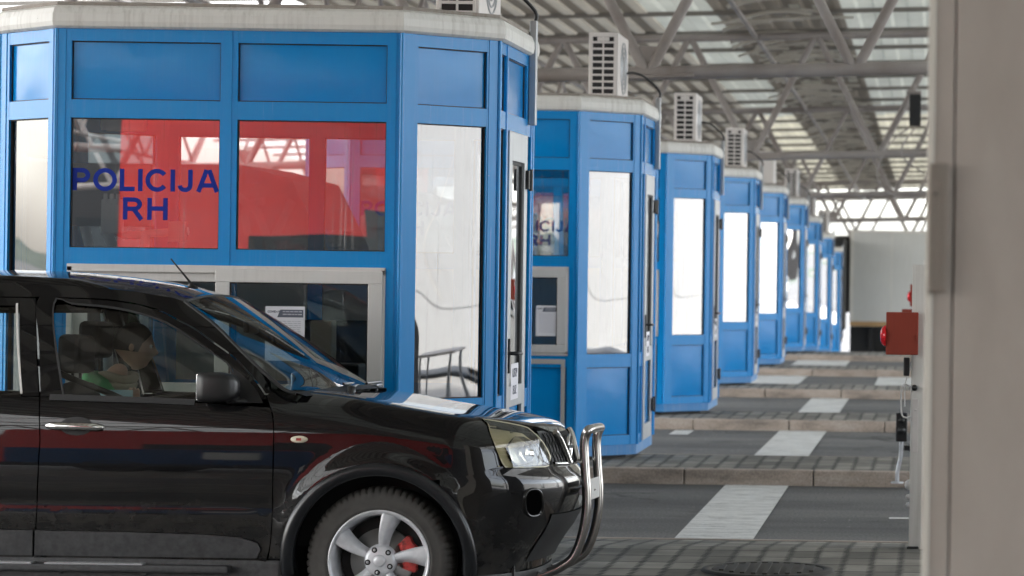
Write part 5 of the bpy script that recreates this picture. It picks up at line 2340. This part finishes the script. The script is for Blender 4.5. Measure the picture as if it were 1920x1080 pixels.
# monitor seen through the lettered window
mon = empty('monitor', (-4.60, FRONT0 + 0.28, KERB + 0.84), 'dark computer monitor with a slotted back behind the POLICIJA lettering', 'monitor')
b = MB()
b.bbox(-0.24, 0.24, -0.02, 0.05, 0.97, 1.32, 0.015, 2)
for i in range(9):
    b.box(-0.20, 0.20, -0.026, -0.02, 1.02 + i * 0.03, 1.032 + i * 0.03)
b.build('screen_case', M['black'], mon)
b = MB()
b.tube(curve_pts([(-0.02, 0.1, 0.0), (-0.05, 0.1, 0.5), (-0.16, 0.08, 0.95), (-0.18, 0.06, 1.15), (-0.05, 0.05, 1.2)], 6), 0.028, 12)
b.tube([(0.02, 0.1, 0.92), (0.14, 0.06, 1.2)], 0.03, 12)
b.tube([(-0.28, 0.08, 1.26), (-0.1, 0.06, 1.12), (0.0, 0.06, 0.86)], 0.03, 12)
b.build('swing_arm', M['white'], mon)
clp = empty('desk_clamp', (-4.40, FRONT0 + 0.2, KERB + 0.84), 'off white articulated arm joint behind the lower edge of the POLICIJA RH window', 'clamp')
b = MB()
b.tube([(0.02, 0, 0.0), (0.02, 0, 0.95)], 0.025, 12)
b.tube([(-0.10, 0, 0.92), (0.26, 0, 0.95)], 0.022, 12)
b.lathe([(0.0, -0.01), (0.05, -0.01), (0.052, 0.05), (0.048, 0.10), (0.0, 0.105)], (0.20, 0, 0.90), 'Z', 20)
b.build('arm_joint', M['white'], clp)
b = MB()
b.bbox(-0.22, -0.10, -0.03, 0.02, 0.93, 1.12, 0.012, 2)
for i in range(3):
    b.bbox(-0.205 + i * 0.035, -0.182 + i * 0.035, -0.035, -0.02, 1.09, 1.15, 0.005, 1)
b.build('bracket', M['white'], clp)
cctv = empty('security_camera', (-4.52, FRONT0 + 0.25, KERB + 2.34), 'pale camera hanging inside the top left of the lettered window', 'camera')
b = MB()
b.tube([(0.06, 0, 0.2), (0.06, 0, 0.07)], 0.012, 8)
b.bbox(-0.10, 0.12, -0.04, 0.04, 0.0, 0.075, 0.015, 2)
b.lathe([(0.032, 0.0), (0.034, -0.02), (0.02, -0.02), (0.0, -0.012)], (-0.10, 0, 0.037), 'X', 18)
b.build('camera_body', M['white'], cctv)
chair = empty('office_chair', (-3.55, FRONT0 + 1.2, KERB + 0.1), 'dark office chair standing inside the nearest booth', 'chair')
b = MB()
b.bbox(-0.26, 0.26, -0.24, 0.24, 0.46, 0.55, 0.04, 3)
b.build('seat', M['dark'], chair)
b = MB()
b.bbox(-0.24, 0.24, 0.20, 0.28, 0.60, 1.18, 0.035, 3)
b.build('backrest', M['dark'], chair)
b = MB()
b.tube([(0, 0, 0.08), (0, 0, 0.46)], 0.03, 10)
for i in range(5):
    a = 2 * PI * i / 5
    b.tube([(0, 0, 0.09), (0.28 * math.cos(a), 0.28 * math.sin(a), 0.05)], 0.02, 8)
b.build('base', M['black'], chair)
case = empty('document_case', (-3.38, FRONT0 + 0.36, KERB + 0.84), 'black equipment box on the desk behind the right half of the service window', 'box')
b = MB()
b.bbox(-0.16, 0.16, 0, 0.2, 0, 0.22, 0.012, 2)
b.bbox(-0.14, -0.02, -0.012, 0, 0.05, 0.17, 0.004, 1)
b.build('box_body', M['black'], case)
b = MB()
b.bbox(-0.12, 0.0, 0.03, 0.16, 0.22, 0.46, 0.006, 1)
b.build('card_stack', M['scarf'], case)

# ------------------------------------------------------------------ red van in the next lane, behind the nearest booth
van = empty('red_van', (-6.25, -4.45, 0), 'tall red van behind the viewer, mirrored in booth windows, blue sides added to tint car reflections', 'van')
van.scale = (1.2, 1.2, 1.2)
b = MB()
prof = [(-3.0, 0.45), (-3.05, 0.9), (-3.02, 2.9), (-2.95, 3.02), (2.0, 3.02), (2.45, 2.9), (3.02, 1.75), (3.35, 1.55), (3.42, 0.9), (3.40, 0.45)]
prof = curve_pts(prof, 1)
rows = []
for yy, ins_, in ((-1.0, 0.0),):
    pass
W_ = 1.02
for q, w in ((0.0, 0.0), (0.96, 0.6), (1.0, 0.9), (1.0, 0.97), (0.985, 1.0)):
    pass
n_ = len(prof)
sect = []
for x, z in prof:
    sect.append([(x, -W_ + 0.06 * max(0, (z - 1.2) / 1.8), z), (x, W_ - 0.06 * max(0, (z - 1.2) / 1.8), z)])
b.grid([[p[0] for p in sect], [p[1] for p in sect]], False)
b.add([p[0] for p in sect], [tuple(range(n_))])
b.add([p[1] for p in sect], [tuple(range(n_))[::-1]])
b.build('body', M['red_van'], van, bevel=0.05)
for s in (1, -1):
    for x0, x1, z0, z1 in ((1.15, 2.35, 1.30, 1.98), (-0.6, 1.0, 1.32, 1.96)):
        b = MB()
        yy = [s * (W_ - 0.06 * max(0, (z - 1.2) / 1.8) + 0.004) for z in (z0, z1)]
        q = [(x0, yy[0], z0), (x1, yy[0], z0), (x1 - (0.25 if x1 > 2 else 0), yy[1], z1), (x0, yy[1], z1)]
        b.add(q + [(p[0], p[1] - s * 0.02, p[2]) for p in q], [(0, 1, 2, 3), (4, 5, 6, 7)])
        b.build('window', M['bwin'], van)
for s in (1, -1):
    b = MB()
    yy = sorted((s * 1.0, s * 1.026))
    b.box(-2.95, 3.2, yy[0], yy[1], 0.50, 1.285)
    lp = b.build('lower_panel', M['van_blue'], van)  # blue sides added to put blue into the car door reflections
    b = MB()
    yy = sorted((s * 1.02, s * 1.03))
    b.box(-1.2, -0.7, yy[0], yy[1], 0.78, 1.12)
    b.build('white_reflection_patch', M['white'], lp)  # white square added for the pale patch in those reflections
    b = MB()
    yy = sorted((s * 0.9, s * 1.004))
    b.box(-1.75, 1.10, yy[0], yy[1], 1.30, 1.68)
    b.build('side_glazing', M['bwin'], van)
b = MB()
q = [(2.40, -0.86, 2.86), (2.40, 0.86, 2.86), (3.0, 0.93, 1.80), (3.0, -0.93, 1.80)]
b.add([(p[0] + 0.035, p[1], p[2] + 0.012) for p in q] + [(p[0] + 0.02, p[1], p[2]) for p in q], [(0, 1, 2, 3), (4, 5, 6, 7)])
b.build('windscreen', M['bwin'], van)
b = MB()
b.bbox(-3.1, 3.46, -1.03, 1.03, 0.30, 0.52, 0.04, 2)
b.build('bumper_skirt', M['cladding'], van)
for xw in (-2.0, 2.35):
    for s in (1, -1):
        b = MB()
        b.lathe([(0.0, s * 0.86), (0.2, s * 0.90), (0.22, s * 1.02), (0.30, s * 1.035), (0.35, s * 1.0), (0.35, s * 0.82), (0.0, s * 0.80)], (xw, 0, 0.35), 'Y', 36)
        b.build('wheel', M['tyre'], van)
for s in (1, -1):
    b = MB()
    b.bbox(3.36, 3.44, s * 0.75 - 0.17, s * 0.75 + 0.17, 0.85, 1.1, 0.03, 2)
    b.build('headlight', M['reflector'], van)

gv = copy_tree(van)  # dark van added to block the bright background behind the booth
gv.location = (-6.5, 20.3, 0)
gv.scale = (0.8, 0.8, 0.8)
gv['label'] = 'dark grey van added behind the nearest booth to darken the view through its windows'
for ch in list(gv.children):
    if ch.name.startswith('body'):
        ch.data = ch.data.copy()
        ch.data.materials[0] = M['dark']
    if ch.name.startswith('lower_panel'):
        for c2_ in list(ch.children):
            bpy.data.objects.remove(c2_)
        bpy.data.objects.remove(ch)
gv.name = 'added_dark_van'
g2 = copy_tree(gv)  # second dark van, added out of view to darken the car's corner reflections
g2.location = (4.4, 12.55, 0)
g2['label'] = 'unseen dark grey van added on the right to darken reflections in the car front'
tb_ = empty('metal_table', (11.4, 12.9, 0.0), 'grey metal table standing out to the right, mirrored in the nearest corner pane', 'table')
b = MB()
b.bbox(-0.45, 0.45, -0.30, 0.30, 0.74, 0.77, 0.008, 1)
b.build('table_top', M['offwhite'], tb_)
for x_ in (-0.41, 0.41):
    for y_ in (-0.26, 0.26):
        b = MB()
        b.tube([(x_, y_, 0.0), (x_ * 0.97, y_ * 0.97, 0.74)], 0.018, 8)
        b.build('leg', M['alu_dark'], tb_)
b = MB()
for y_ in (-0.26, 0.26):
    b.tube([(-0.41, y_, 0.16), (0.41, y_, 0.16)], 0.013, 8)
b.tube([(0.0, -0.26, 0.16), (0.0, 0.26, 0.16)], 0.013, 8)
b.build('stretcher', M['alu_dark'], tb_)
b = MB()
b.grid([[(x, y, gz(y) + 0.006) for x in (9.6, 20, 60)] for y in (-30, 0, 25, 40, 54, 64, 80, 110)], True)
tag(b.build('concrete_apron', M['apron']), kind='structure')

# ------------------------------------------------------------------ right-hand cabin wall close to the camera
WY = 6.5
cab = empty('guard_cabin', (1.2, WY, 0), 'taupe panel cabin at the right edge, its corner close to the camera', 'cabin')
b = MB()
x0 = -18.6 * WY / F - 1.2
b.box(x0 + 0.014, x0 + 0.062, 0.002, 2.2, 0.02, 2.75)
b.box(x0 + 0.066, 1.3, 0.0, 2.2, 0.02, 2.75)
b.build('wall_panel', M['beige'], cab, bevel=0.003)
b = MB()
b.box(x0, x0 + 0.017, -0.004, 2.21, 0.0, 2.78)
b.build('corner_trim', M['beige_trim'], cab, bevel=0.004)
b = MB()
hx0, hz1 = px(1744, 306, WY - 0.02)
hx1, hz0 = px(1774, 549, WY - 0.02)
for i in range(5):
    w = (hx1 - hx0) / 5
    b.bbox(hx0 - 1.2 + i * w + 0.0006, hx0 - 1.2 + (i + 1) * w - 0.0006, -0.030, -0.001, hz0, hz1, 0.0015, 1)
b.box(hx0 - 1.2, hx1 - 1.2, -0.024, 0.0, hz0 + 0.002, hz1 - 0.002)
b.build('ribbed_trunking', M['trunking'], cab)
b = MB()
cx_, cz_ = px(1754, 363, WY - 0.03)
b.lathe([(0.0, -0.034), (0.0025, -0.034), (0.003, -0.030)], (cx_ - 1.2, 0, cz_), 'Y', 12)
b.build('screw', M['iron'], cab)
b = MB()
b.box(x0 - 0.03, 1.35, -0.03, 2.25, 2.78, 2.86)
b.build('roof', M['beige_trim'], cab)

# ------------------------------------------------------------------ control cabinets with red lamp boxes, on successive islands
def make_cabinet(label, loc):
    t = empty('control_cabinet', loc, label, 'cabinet', 'slim control cabinets on the islands')
    b = MB()
    b.bbox(-0.01, 0.30, 0.0, 0.34, 0.06, 1.735, 0.006, 2)
    b.build('housing', M['fascia'], t)
    b = MB()
    b.box(-0.004, 0.30, 0.02, 0.32, 0.0, 0.06)
    b.bbox(-0.02, 0.05, -0.03, 0.01, -0.01, 0.075, 0.006, 1)
    b.build('foot', M['gasket'], t)
    b = MB()
    b.bbox(0.002, 0.036, -0.008, 0.0, 0.63, 0.945, 0.002, 1)
    b.lathe([(0.0, -0.012), (0.006, -0.011), (0.007, -0.008)], (0.02, 0, 0.88), 'Y', 12)
    b.build('cover_plate', M['offwhite'], t)
    b = MB()
    b.lathe([(0.0, -0.035), (0.014, -0.034), (0.018, -0.02), (0.018, 0.0)], (0.012, 0, 1.01), 'Y', 16)
    b.build('push_button', M['black'], t)
    b = MB()
    b.tube(curve_pts([(-0.015, -0.02, 1.02), (-0.05, -0.02, 1.03), (-0.066, -0.02, 0.98), (-0.062, -0.02, 0.86), (-0.04, -0.02, 0.835), (-0.012, -0.01, 0.84)], 5), 0.005, 8)
    b.tube(curve_pts([(-0.03, -0.02, 1.08), (-0.045, -0.02, 1.02), (-0.044, -0.02, 0.9)], 5), 0.004, 8)
    b.build('coiled_lead', M['alu'], t)
    b = MB()
    b.bbox(-0.055, -0.018, -0.04, 0.01, 1.08, 1.19, 0.008, 2)
    b.build('handset', M['black'], t)
    b = MB()
    for z in (0.43, 0.36, 0.31):
        b.lathe([(0.0, -0.03), (0.018, -0.027), (0.03, -0.012), (0.032, 0.0)] if z > .4 else [(0.0, -0.022), (0.012, -0.018), (0.017, 0.0)], (-0.01, 0.1 + (0.4 - z) * .1, z), 'X', 16)
    b.build('white_lamp', M['white'], t)
    b = MB()
    b.bbox(-0.16, 0.03, -0.07, -0.004, 1.205, 1.455, 0.006, 2)
    b.bbox(0.015, 0.03, -0.08, -0.07, 1.285, 1.325, 0.003, 1)
    lb = b.build('lamp_box', M['redbox'], t)
    b = MB()
    b.lathe([(0.062, 0.0), (0.06, -0.012), (0.045, -0.026), (0.022, -0.034), (0.0, -0.036)], (-0.16, -0.037, 1.315), 'X', 24)
    b.build('red_lamp', M['redlamp'], lb)
    return t


c1 = make_cabinet('slim pale cabinet with the largest red lamp box, nearest the right-hand cabin', (-0.125, 16.35, 0.045))
c2 = copy_tree(c1)
c2.location = (-0.125, 16.35 + STEP, -0.06)
c2['label'] = 'second slim cabinet, its red lamp box peeping out above the largest one'
c3 = copy_tree(c1)
c3.location = (-0.125, 16.35 + 2 * STEP, 0.10)
c3['label'] = 'farthest slim cabinet, only a small red lamp visible at its top'

# black sensor on a bent stalk at the second kerb
post = empty('sensor_post', (px(1682, 915, 21.9)[0], 21.95, 0.05), 'black sensor head on a bent grey stalk left of the pale cabinets', 'sensor')
b = MB()
x1 = px(1690, 830, 21.9)[0] - post.location.x
b.tube(curve_pts([(0, 0, 0.0), (0.0, 0, 0.09), (x1 * 0.8, 0, 0.2), (x1, 0, 0.34)], 6), 0.016, 10)
b.lathe([(0.05, 0.0), (0.05, 0.01), (0.0, 0.012)], (0, 0, 0), 'Z', 16)
b.build('stalk', M['alu_dark'], post)
b = MB()
b.bbox(x1 - 0.045, x1 + 0.045, -0.04, 0.04, 0.33, 0.56, 0.01, 2)
b.lathe([(0.0, -0.055), (0.028, -0.052), (0.032, -0.04)], (x1, 0, 0.42), 'Y', 16)
b.lathe([(0.0, -0.05), (0.022, -0.048), (0.026, -0.04)], (x1, 0, 0.50), 'Y', 16)
b.bbox(x1 + 0.02, x1 + 0.16, -0.015, 0.015, 0.26, 0.30, 0.005, 1)
b.build('sensor_head', M['black'], post)

# ------------------------------------------------------------------ white trailer at the far end
TY = 88.0
tz = gz(TY)
tr = empty('box_trailer', (-2.7, TY, tz), 'white box trailer parked across the far end of the lanes', 'trailer')
b = MB()
zb_, zt_ = 1.22, 4.12
b.bbox(0.0, 10.5, 0.0, 2.5, zb_, zt_, 0.03, 2)
b.build('box', M['trailer'], tr)
b = MB()
for x in (0.0, 10.42):
    b.box(x - 0.01, x + 0.10, -0.012, 0.01, zb_, zt_)
b.box(0.1, 10.42, -0.012, 0.01, zt_ - 0.07, zt_)
for i in range(1, 8):
    b.box(i * 1.3, i * 1.3 + 0.02, -0.006, 0.01, zb_ + .1, zt_ - .07)
b.build('edge_rail', M['fascia'], tr)
b = MB()
b.box(0.0, 10.5, -0.02, 0.1, zb_ - 0.14, zb_ - 0.002)
b.build('side_rail', M['orange_rail'], tr)
b = MB()
b.box(-0.42, -0.05, 0.2, 2.3, 1.5, 3.9)
b.box(0.0, 10.3, 0.5, 2.0, 0.22, 1.06)  # black block added to keep the space under the trailer dark
b.box(0.6, 0.75, 0.2, 2.2, 0.1, 1.06)
b.build('chassis', M['black'], tr)
for xw in (1.7, 6.6, 7.9, 9.2):
    b = MB()
    b.lathe([(0.0, 0.12), (0.26, 0.10), (0.30, 0.04), (0.44, 0.02), (0.50, 0.06), (0.50, 0.36), (0.0, 0.36)], (xw, 0, 0.5), 'Y', 32)
    b.build('wheel', M['tyre'], tr)
for i_, (yy_, lb_) in enumerate(((2.0, 'white box trailer parked outside the canopy on the right, nearest the viewer'), (14.5, 'white box trailer outside the canopy on the right, mirrored in the nearest booth'),
                                (27.0, 'white box trailer outside the canopy on the right, third from the viewer'), (42.0, 'white box trailer outside the canopy on the right, farthest from the viewer'))):
    t_ = copy_tree(tr)
    t_.location = (21.0 + 0.8 * (i_ % 2), yy_ + 10.5, gz(yy_ + 5))
    t_.rotation_euler = (0, 0, -PI / 2)
    t_['label'] = lb_
    for ch in list(t_.children):
        if ch.name.startswith(('wheel', 'side_rail')):
            bpy.data.objects.remove(ch)
    sk_ = MB()
    sk_.box(0.0, 10.5, -0.01, 0.05, 0.18, 1.215)
    sk_.build('side_skirt', M['trailer'], t_)
    tag(t_, group='white trailers parked to the right of the canopy')
lor = empty('dark_lorry', (-3.0, TY - 2, gz(TY - 2)), 'dark lorry end in the narrow gap between the last booth and the white trailer', 'lorry')
b = MB()
b.bbox(-7.0, 0.18, 0, 2.45, 0.9, 3.75, 0.05, 2)
b.build('body', M['black'], lor)
for xw in (-6.0, -1.2):
    b = MB()
    b.lathe([(0.0, 0.12), (0.26, 0.10), (0.30, 0.04), (0.44, 0.02), (0.50, 0.06), (0.50, 0.36), (0.0, 0.36)], (xw, 0, 0.5), 'Y', 32)
    b.build('wheel', M['tyre'], lor)
b = MB()
b.box(-6.9, 0.1, 0.4, 2.1, 0.6, 0.9)
b.build('chassis', M['gasket'], lor)

# ------------------------------------------------------------------ steel canopy over everything
CZ = [(-60, 3.6), (9, 3.56), (25, 3.535), (41, 3.41), (57, 3.235), (73, 2.98), (89, 2.70), (110, 2.45)]
SLX = 0.033


def chord_z(x, y):
    return smooth_interp(CZ, y) + SLX * (x + 0.74)


canopy = empty('canopy', (0, 0, 0), 'steel tube truss canopy with ribbed roof sheets spanning all the lanes', 'canopy')
TD = 1.77
TY_ = [-23, -7, 9, 25.0, 41.0, 57.0, 73.0, 89.0, 104.0]
NODE = {25.0: -2.62, 41.0: -2.74, 57.0: -2.76, 73.0: -2.7}
for y in TY_:
    b = MB()
    x0, x1 = -18.0, 13.0
    big = 0.062
    n = 40
    b.tube([(x0, y, chord_z(x0, y)), (x1, y, chord_z(x1, y))], big, 14)
    b.tube([(x0, y, chord_z(x0, y) + TD), (x1, y, chord_z(x1, y) + TD)], 0.058, 14)
    p = 1.87
    a0 = NODE.get(y, -2.7)
    k0 = int((x0 - a0) / p) + 1
    k = k0
    while a0 + (k + 0.5) * p < x1:
        xb = a0 + k * p
        zb0 = chord_z(xb, y)
        for sx_ in (-1, 1):
            xt = xb + sx_ * p / 2
            b.tube([(xb + sx_ * 0.03, y, zb0 + 0.03), (xt - sx_ * 0.03, y, chord_z(xt, y) + TD - 0.03)], 0.050, 10)
        if k % 4 == 0:      # node plates
            b.box(xb - 0.11, xb + 0.11, y - 0.012, y + 0.012, zb0 + 0.02, zb0 + 0.24)
            b.tube([(xb - 0.32, y - 0.07, zb0 - 0.05), (xb + 0.42, y - 0.07, zb0 - 0.02)], 0.02, 8)
        k += 1
    b.build('truss', M['tube'], canopy)
# links between neighbouring trusses, running lengthwise
b = MB()
for x in (-14.0, -10.2, -6.43, -2.7, 2.95, 6.7, 12.3):
    for ya, yb in zip(TY_[:-1], TY_[1:]):
        n = 5
        for i in range(n):
            y0, y1 = ya + (yb - ya) * i / n, ya + (yb - ya) * (i + 1) / n
            ym = (y0 + y1) / 2
            if x != -2.7 or ya > 20:
                b.tube([(x, y0, chord_z(x, y0) + TD), (x, y1, chord_z(x, y1) + TD)], 0.038, 8)
            if x in (-6.43, 2.95, -14.0, 12.3):
                b.tube([(x, y0, chord_z(x, y0) + TD), (x, ym, chord_z(x, ym) + TD * 0.35)], 0.03, 8)
                b.tube([(x, ym, chord_z(x, ym) + TD * 0.35), (x, y1, chord_z(x, y1) + TD)], 0.03, 8)
                b.tube([(x, y0 + (y1 - y0) / 2, chord_z(x, ym) + TD * 0.35), (x, y1 + (y1 - y0) / 2 if i < n - 1 else y1, chord_z(x, y1) + TD * 0.35)], 0.034, 8)
lt = b.build('longitudinal_bracing', M['tube'], canopy)

# roof deck: trapezoidal sheet with ribs along Y, purlins along X, rooflight bands
RZ = TD + 0.42


def roof_z(x, y):
    return chord_z(x, y) + RZ


def deck_strip(mb, x0, x1, ys_, pitch=0.25, depth=0.05):
    prof = []
    x = x0
    while x < x1 - 1e-6:
        for dx, dz in ((0.0, 0.0), (0.10 * pitch / 0.25, 0.0), (0.125 * pitch / 0.25, depth), (0.225 * pitch / 0.25, depth)):
            if x + dx < x1:
                prof.append((x + dx, dz))
        x += pitch
    prof.append((x1, 0.0))
    mb.grid([[(px_, y, roof_z(px_, y) + dz) for px_, dz in prof] for y in ys_], smooth=False)


ys_all = [-26, -15, -5, 5, 15, 25, 33, 41, 49, 57, 65, 73, 81, 89, 97, 105]
ys_a = [y for y in ys_all if y <= 65]
ys_b = [y for y in ys_all if y >= 65]
for nm, mt_, spans in (('roof_sheet', 'deck_shade', [(-9.0 + 0.36 * i, -9.0 + 0.36 * i + 0.2, 0.2) for i in range(13)]),
                       ('roof_sheet', 'deck', [(-9.0 + 0.36 * i + 0.2, -9.0 + 0.36 * i + 0.36, 0.16) for i in range(13)])):
    b = MB()
    for x0, x1, p_ in spans:
        dz = 0.0 if mt_ == 'deck_shade' else -0.035
        b.grid([[(x0, y, roof_z(x0, y) + dz), (x1, y, roof_z(x1, y) + dz)] for y in ys_all], smooth=False)
        b.grid([[(x1, y, roof_z(x1, y)), (x1, y, roof_z(x1, y) - 0.035)] for y in ys_all], smooth=False)
    b.build(nm, M[mt_], canopy)
b = MB()
deck_strip(b, -3.35, -1.45, ys_all, 0.30)
b.build('roof_sheet', M['deck_shade'], canopy)
b = MB()
deck_strip(b, 6.0, 9.0, ys_all)
b.build('roof_sheet', M['deck'], canopy)
b = MB()
deck_strip(b, -1.45, 6.0, ys_a, 0.5, 0.03)
deck_strip(b, -4.32, -3.35, ys_a, 0.5, 0.03)
b.build('rooflight', M['grp_pale'], canopy)
b = MB()
deck_strip(b, -18, -9, ys_all, 0.5, 0.03)
deck_strip(b, 9, 13, ys_all, 0.5, 0.03)
b.build('rooflight', M['grp_added'], canopy)  # unseen clear bands added along both edges to let in more light
b = MB()
deck_strip(b, -1.45, 6.0, ys_b, 0.5, 0.03)
deck_strip(b, -4.32, -3.35, ys_b, 0.5, 0.03)
b.build('rooflight', M['grp_yellow'], canopy)
b = MB()
for y in [-24 + 3.1 * i for i in range(42)]:
    z = -0.07
    for x0, x1 in ((-18, 13),):
        v = []
        for x in (x0, x1):
            zz = roof_z(x, y) + z
            v += [(x, y - 0.035, zz - 0.01), (x, y + 0.035, zz - 0.01), (x, y + 0.035, zz + 0.055), (x, y - 0.035, zz + 0.055)]
        b.add(v, [(0, 1, 5, 4), (1, 2, 6, 5), (2, 3, 7, 6), (3, 0, 4, 7), (0, 3, 2, 1), (4, 5, 6, 7)])
pr_ = b.build('purlins', M['purlin'], canopy)
pr_['kind'] = 'stuff'
# pale bowed rods standing in for lit undersides of the roof ribs
b = MB()
rr = random.Random(11)
for i in range(120):
    y = 30 + i * 0.62 + rr.uniform(-.15, .15)
    x0 = rr.uniform(-3.4, -2.6)
    x1 = x0 + rr.uniform(0.7, 1.5)
    zo = -rr.uniform(0.16, 0.34)
    tilt = rr.uniform(0.02, 0.16)
    bow = rr.uniform(0.02, 0.10)
    pts = []
    for j in range(7):
        t = j / 6
        x = x0 + (x1 - x0) * t
        pts.append((x, y + rr.uniform(-.02, .02), roof_z(x, y) + zo + tilt * t + bow * 4 * t * (1 - t)))
    b.tube(pts, rr.uniform(0.020, 0.034), 6)
q_ = b.build('lit_rib_rods', M['rod'], canopy)
q_['kind'] = 'stuff'
# translucent slots in the sheet that read as bright flecks
b = MB()
for i in range(200):
    y = 34 + rr.uniform(0, 66)
    x = rr.uniform(-3.3, -1.7)
    w, d = rr.uniform(0.10, 0.24), rr.uniform(0.3, 0.9)
    z = roof_z(x, y) - 0.012
    b.add([(x, y, z), (x + w, y, z + SLX * w), (x + w, y + d, roof_z(x, y + d) - 0.012 + SLX * w), (x, y + d, roof_z(x, y + d) - 0.012)], [(0, 1, 2, 3)])
fl_ = b.build('clear_slots', M['grp_slot'], canopy)
fl_['kind'] = 'stuff'
# columns, out of the picture on both sides
for y in TY_[1:]:
    for x in (-15.2, 8.2):
        b = MB()
        zz = gz(y)
        b.tube([(x, y, zz - 0.1), (x, y, chord_z(x, y))], 0.13, 16)
        b.box(x - 0.25, x + 0.25, y - 0.25, y + 0.25, zz, zz + 0.16)
        b.build('column', M['tube'], canopy)

# floodlight on the second truss, with its dangling cable
fl = empty('floodlight', (px(1716, 205, 40.7)[0], 40.7, px(1716, 236, 40.7)[1]), 'black floodlight hung from a truss diagonal at the right, with loose cables', 'floodlight')
b = MB()
b.bbox(-0.085, 0.085, -0.06, 0.06, 0.0, 0.46, 0.012, 2)
b.build('lamp_body', M['gasket'], fl)
b = MB()
b.tube([(-0.02, 0.0, 0.46), (-0.02, 0.1, 0.62)], 0.018, 8)
b.bbox(-0.13, 0.09, -0.02, 0.16, 0.46, 0.52, 0.01, 1)
b.build('bracket', M['tube'], fl)
b = MB()
b.tube(curve_pts([(-0.05, 0.05, 0.0), (-0.35, 0.05, -0.25), (-0.55, 0.05, -0.7), (-0.35, 0.05, -1.0), (0.1, 0.05, -1.05)], 8), 0.012, 6)
b.tube(curve_pts([(0.02, 0.05, 0.0), (-0.2, 0.05, -0.4), (0.15, 0.05, -0.7)], 8), 0.012, 6)
b.build('loose_cable', M['tube'], fl)

# ------------------------------------------------------------------ behind the camera: an unseen dark building, added so the reflections stay dark
tb = empty('added_dark_building', (-10, -34, 0), 'long dark building added behind the viewer to keep the reflections dark', 'building')
b = MB()
b.box(-32, 26, -8, 0, 0, 6.2)
b.build('wall', M['building'], tb)
b = MB()
b.box(-32.4, 26.4, -8.3, 0.5, 6.2, 6.7)
b.build('roof', M['rooftop'], tb)
for i in range(14):
    b = MB()
    b.box(-30 + i * 4, -27.4 + i * 4, 0.0, 0.03, 1.0, 2.6)
    b.build('window', M['bwin'], tb)
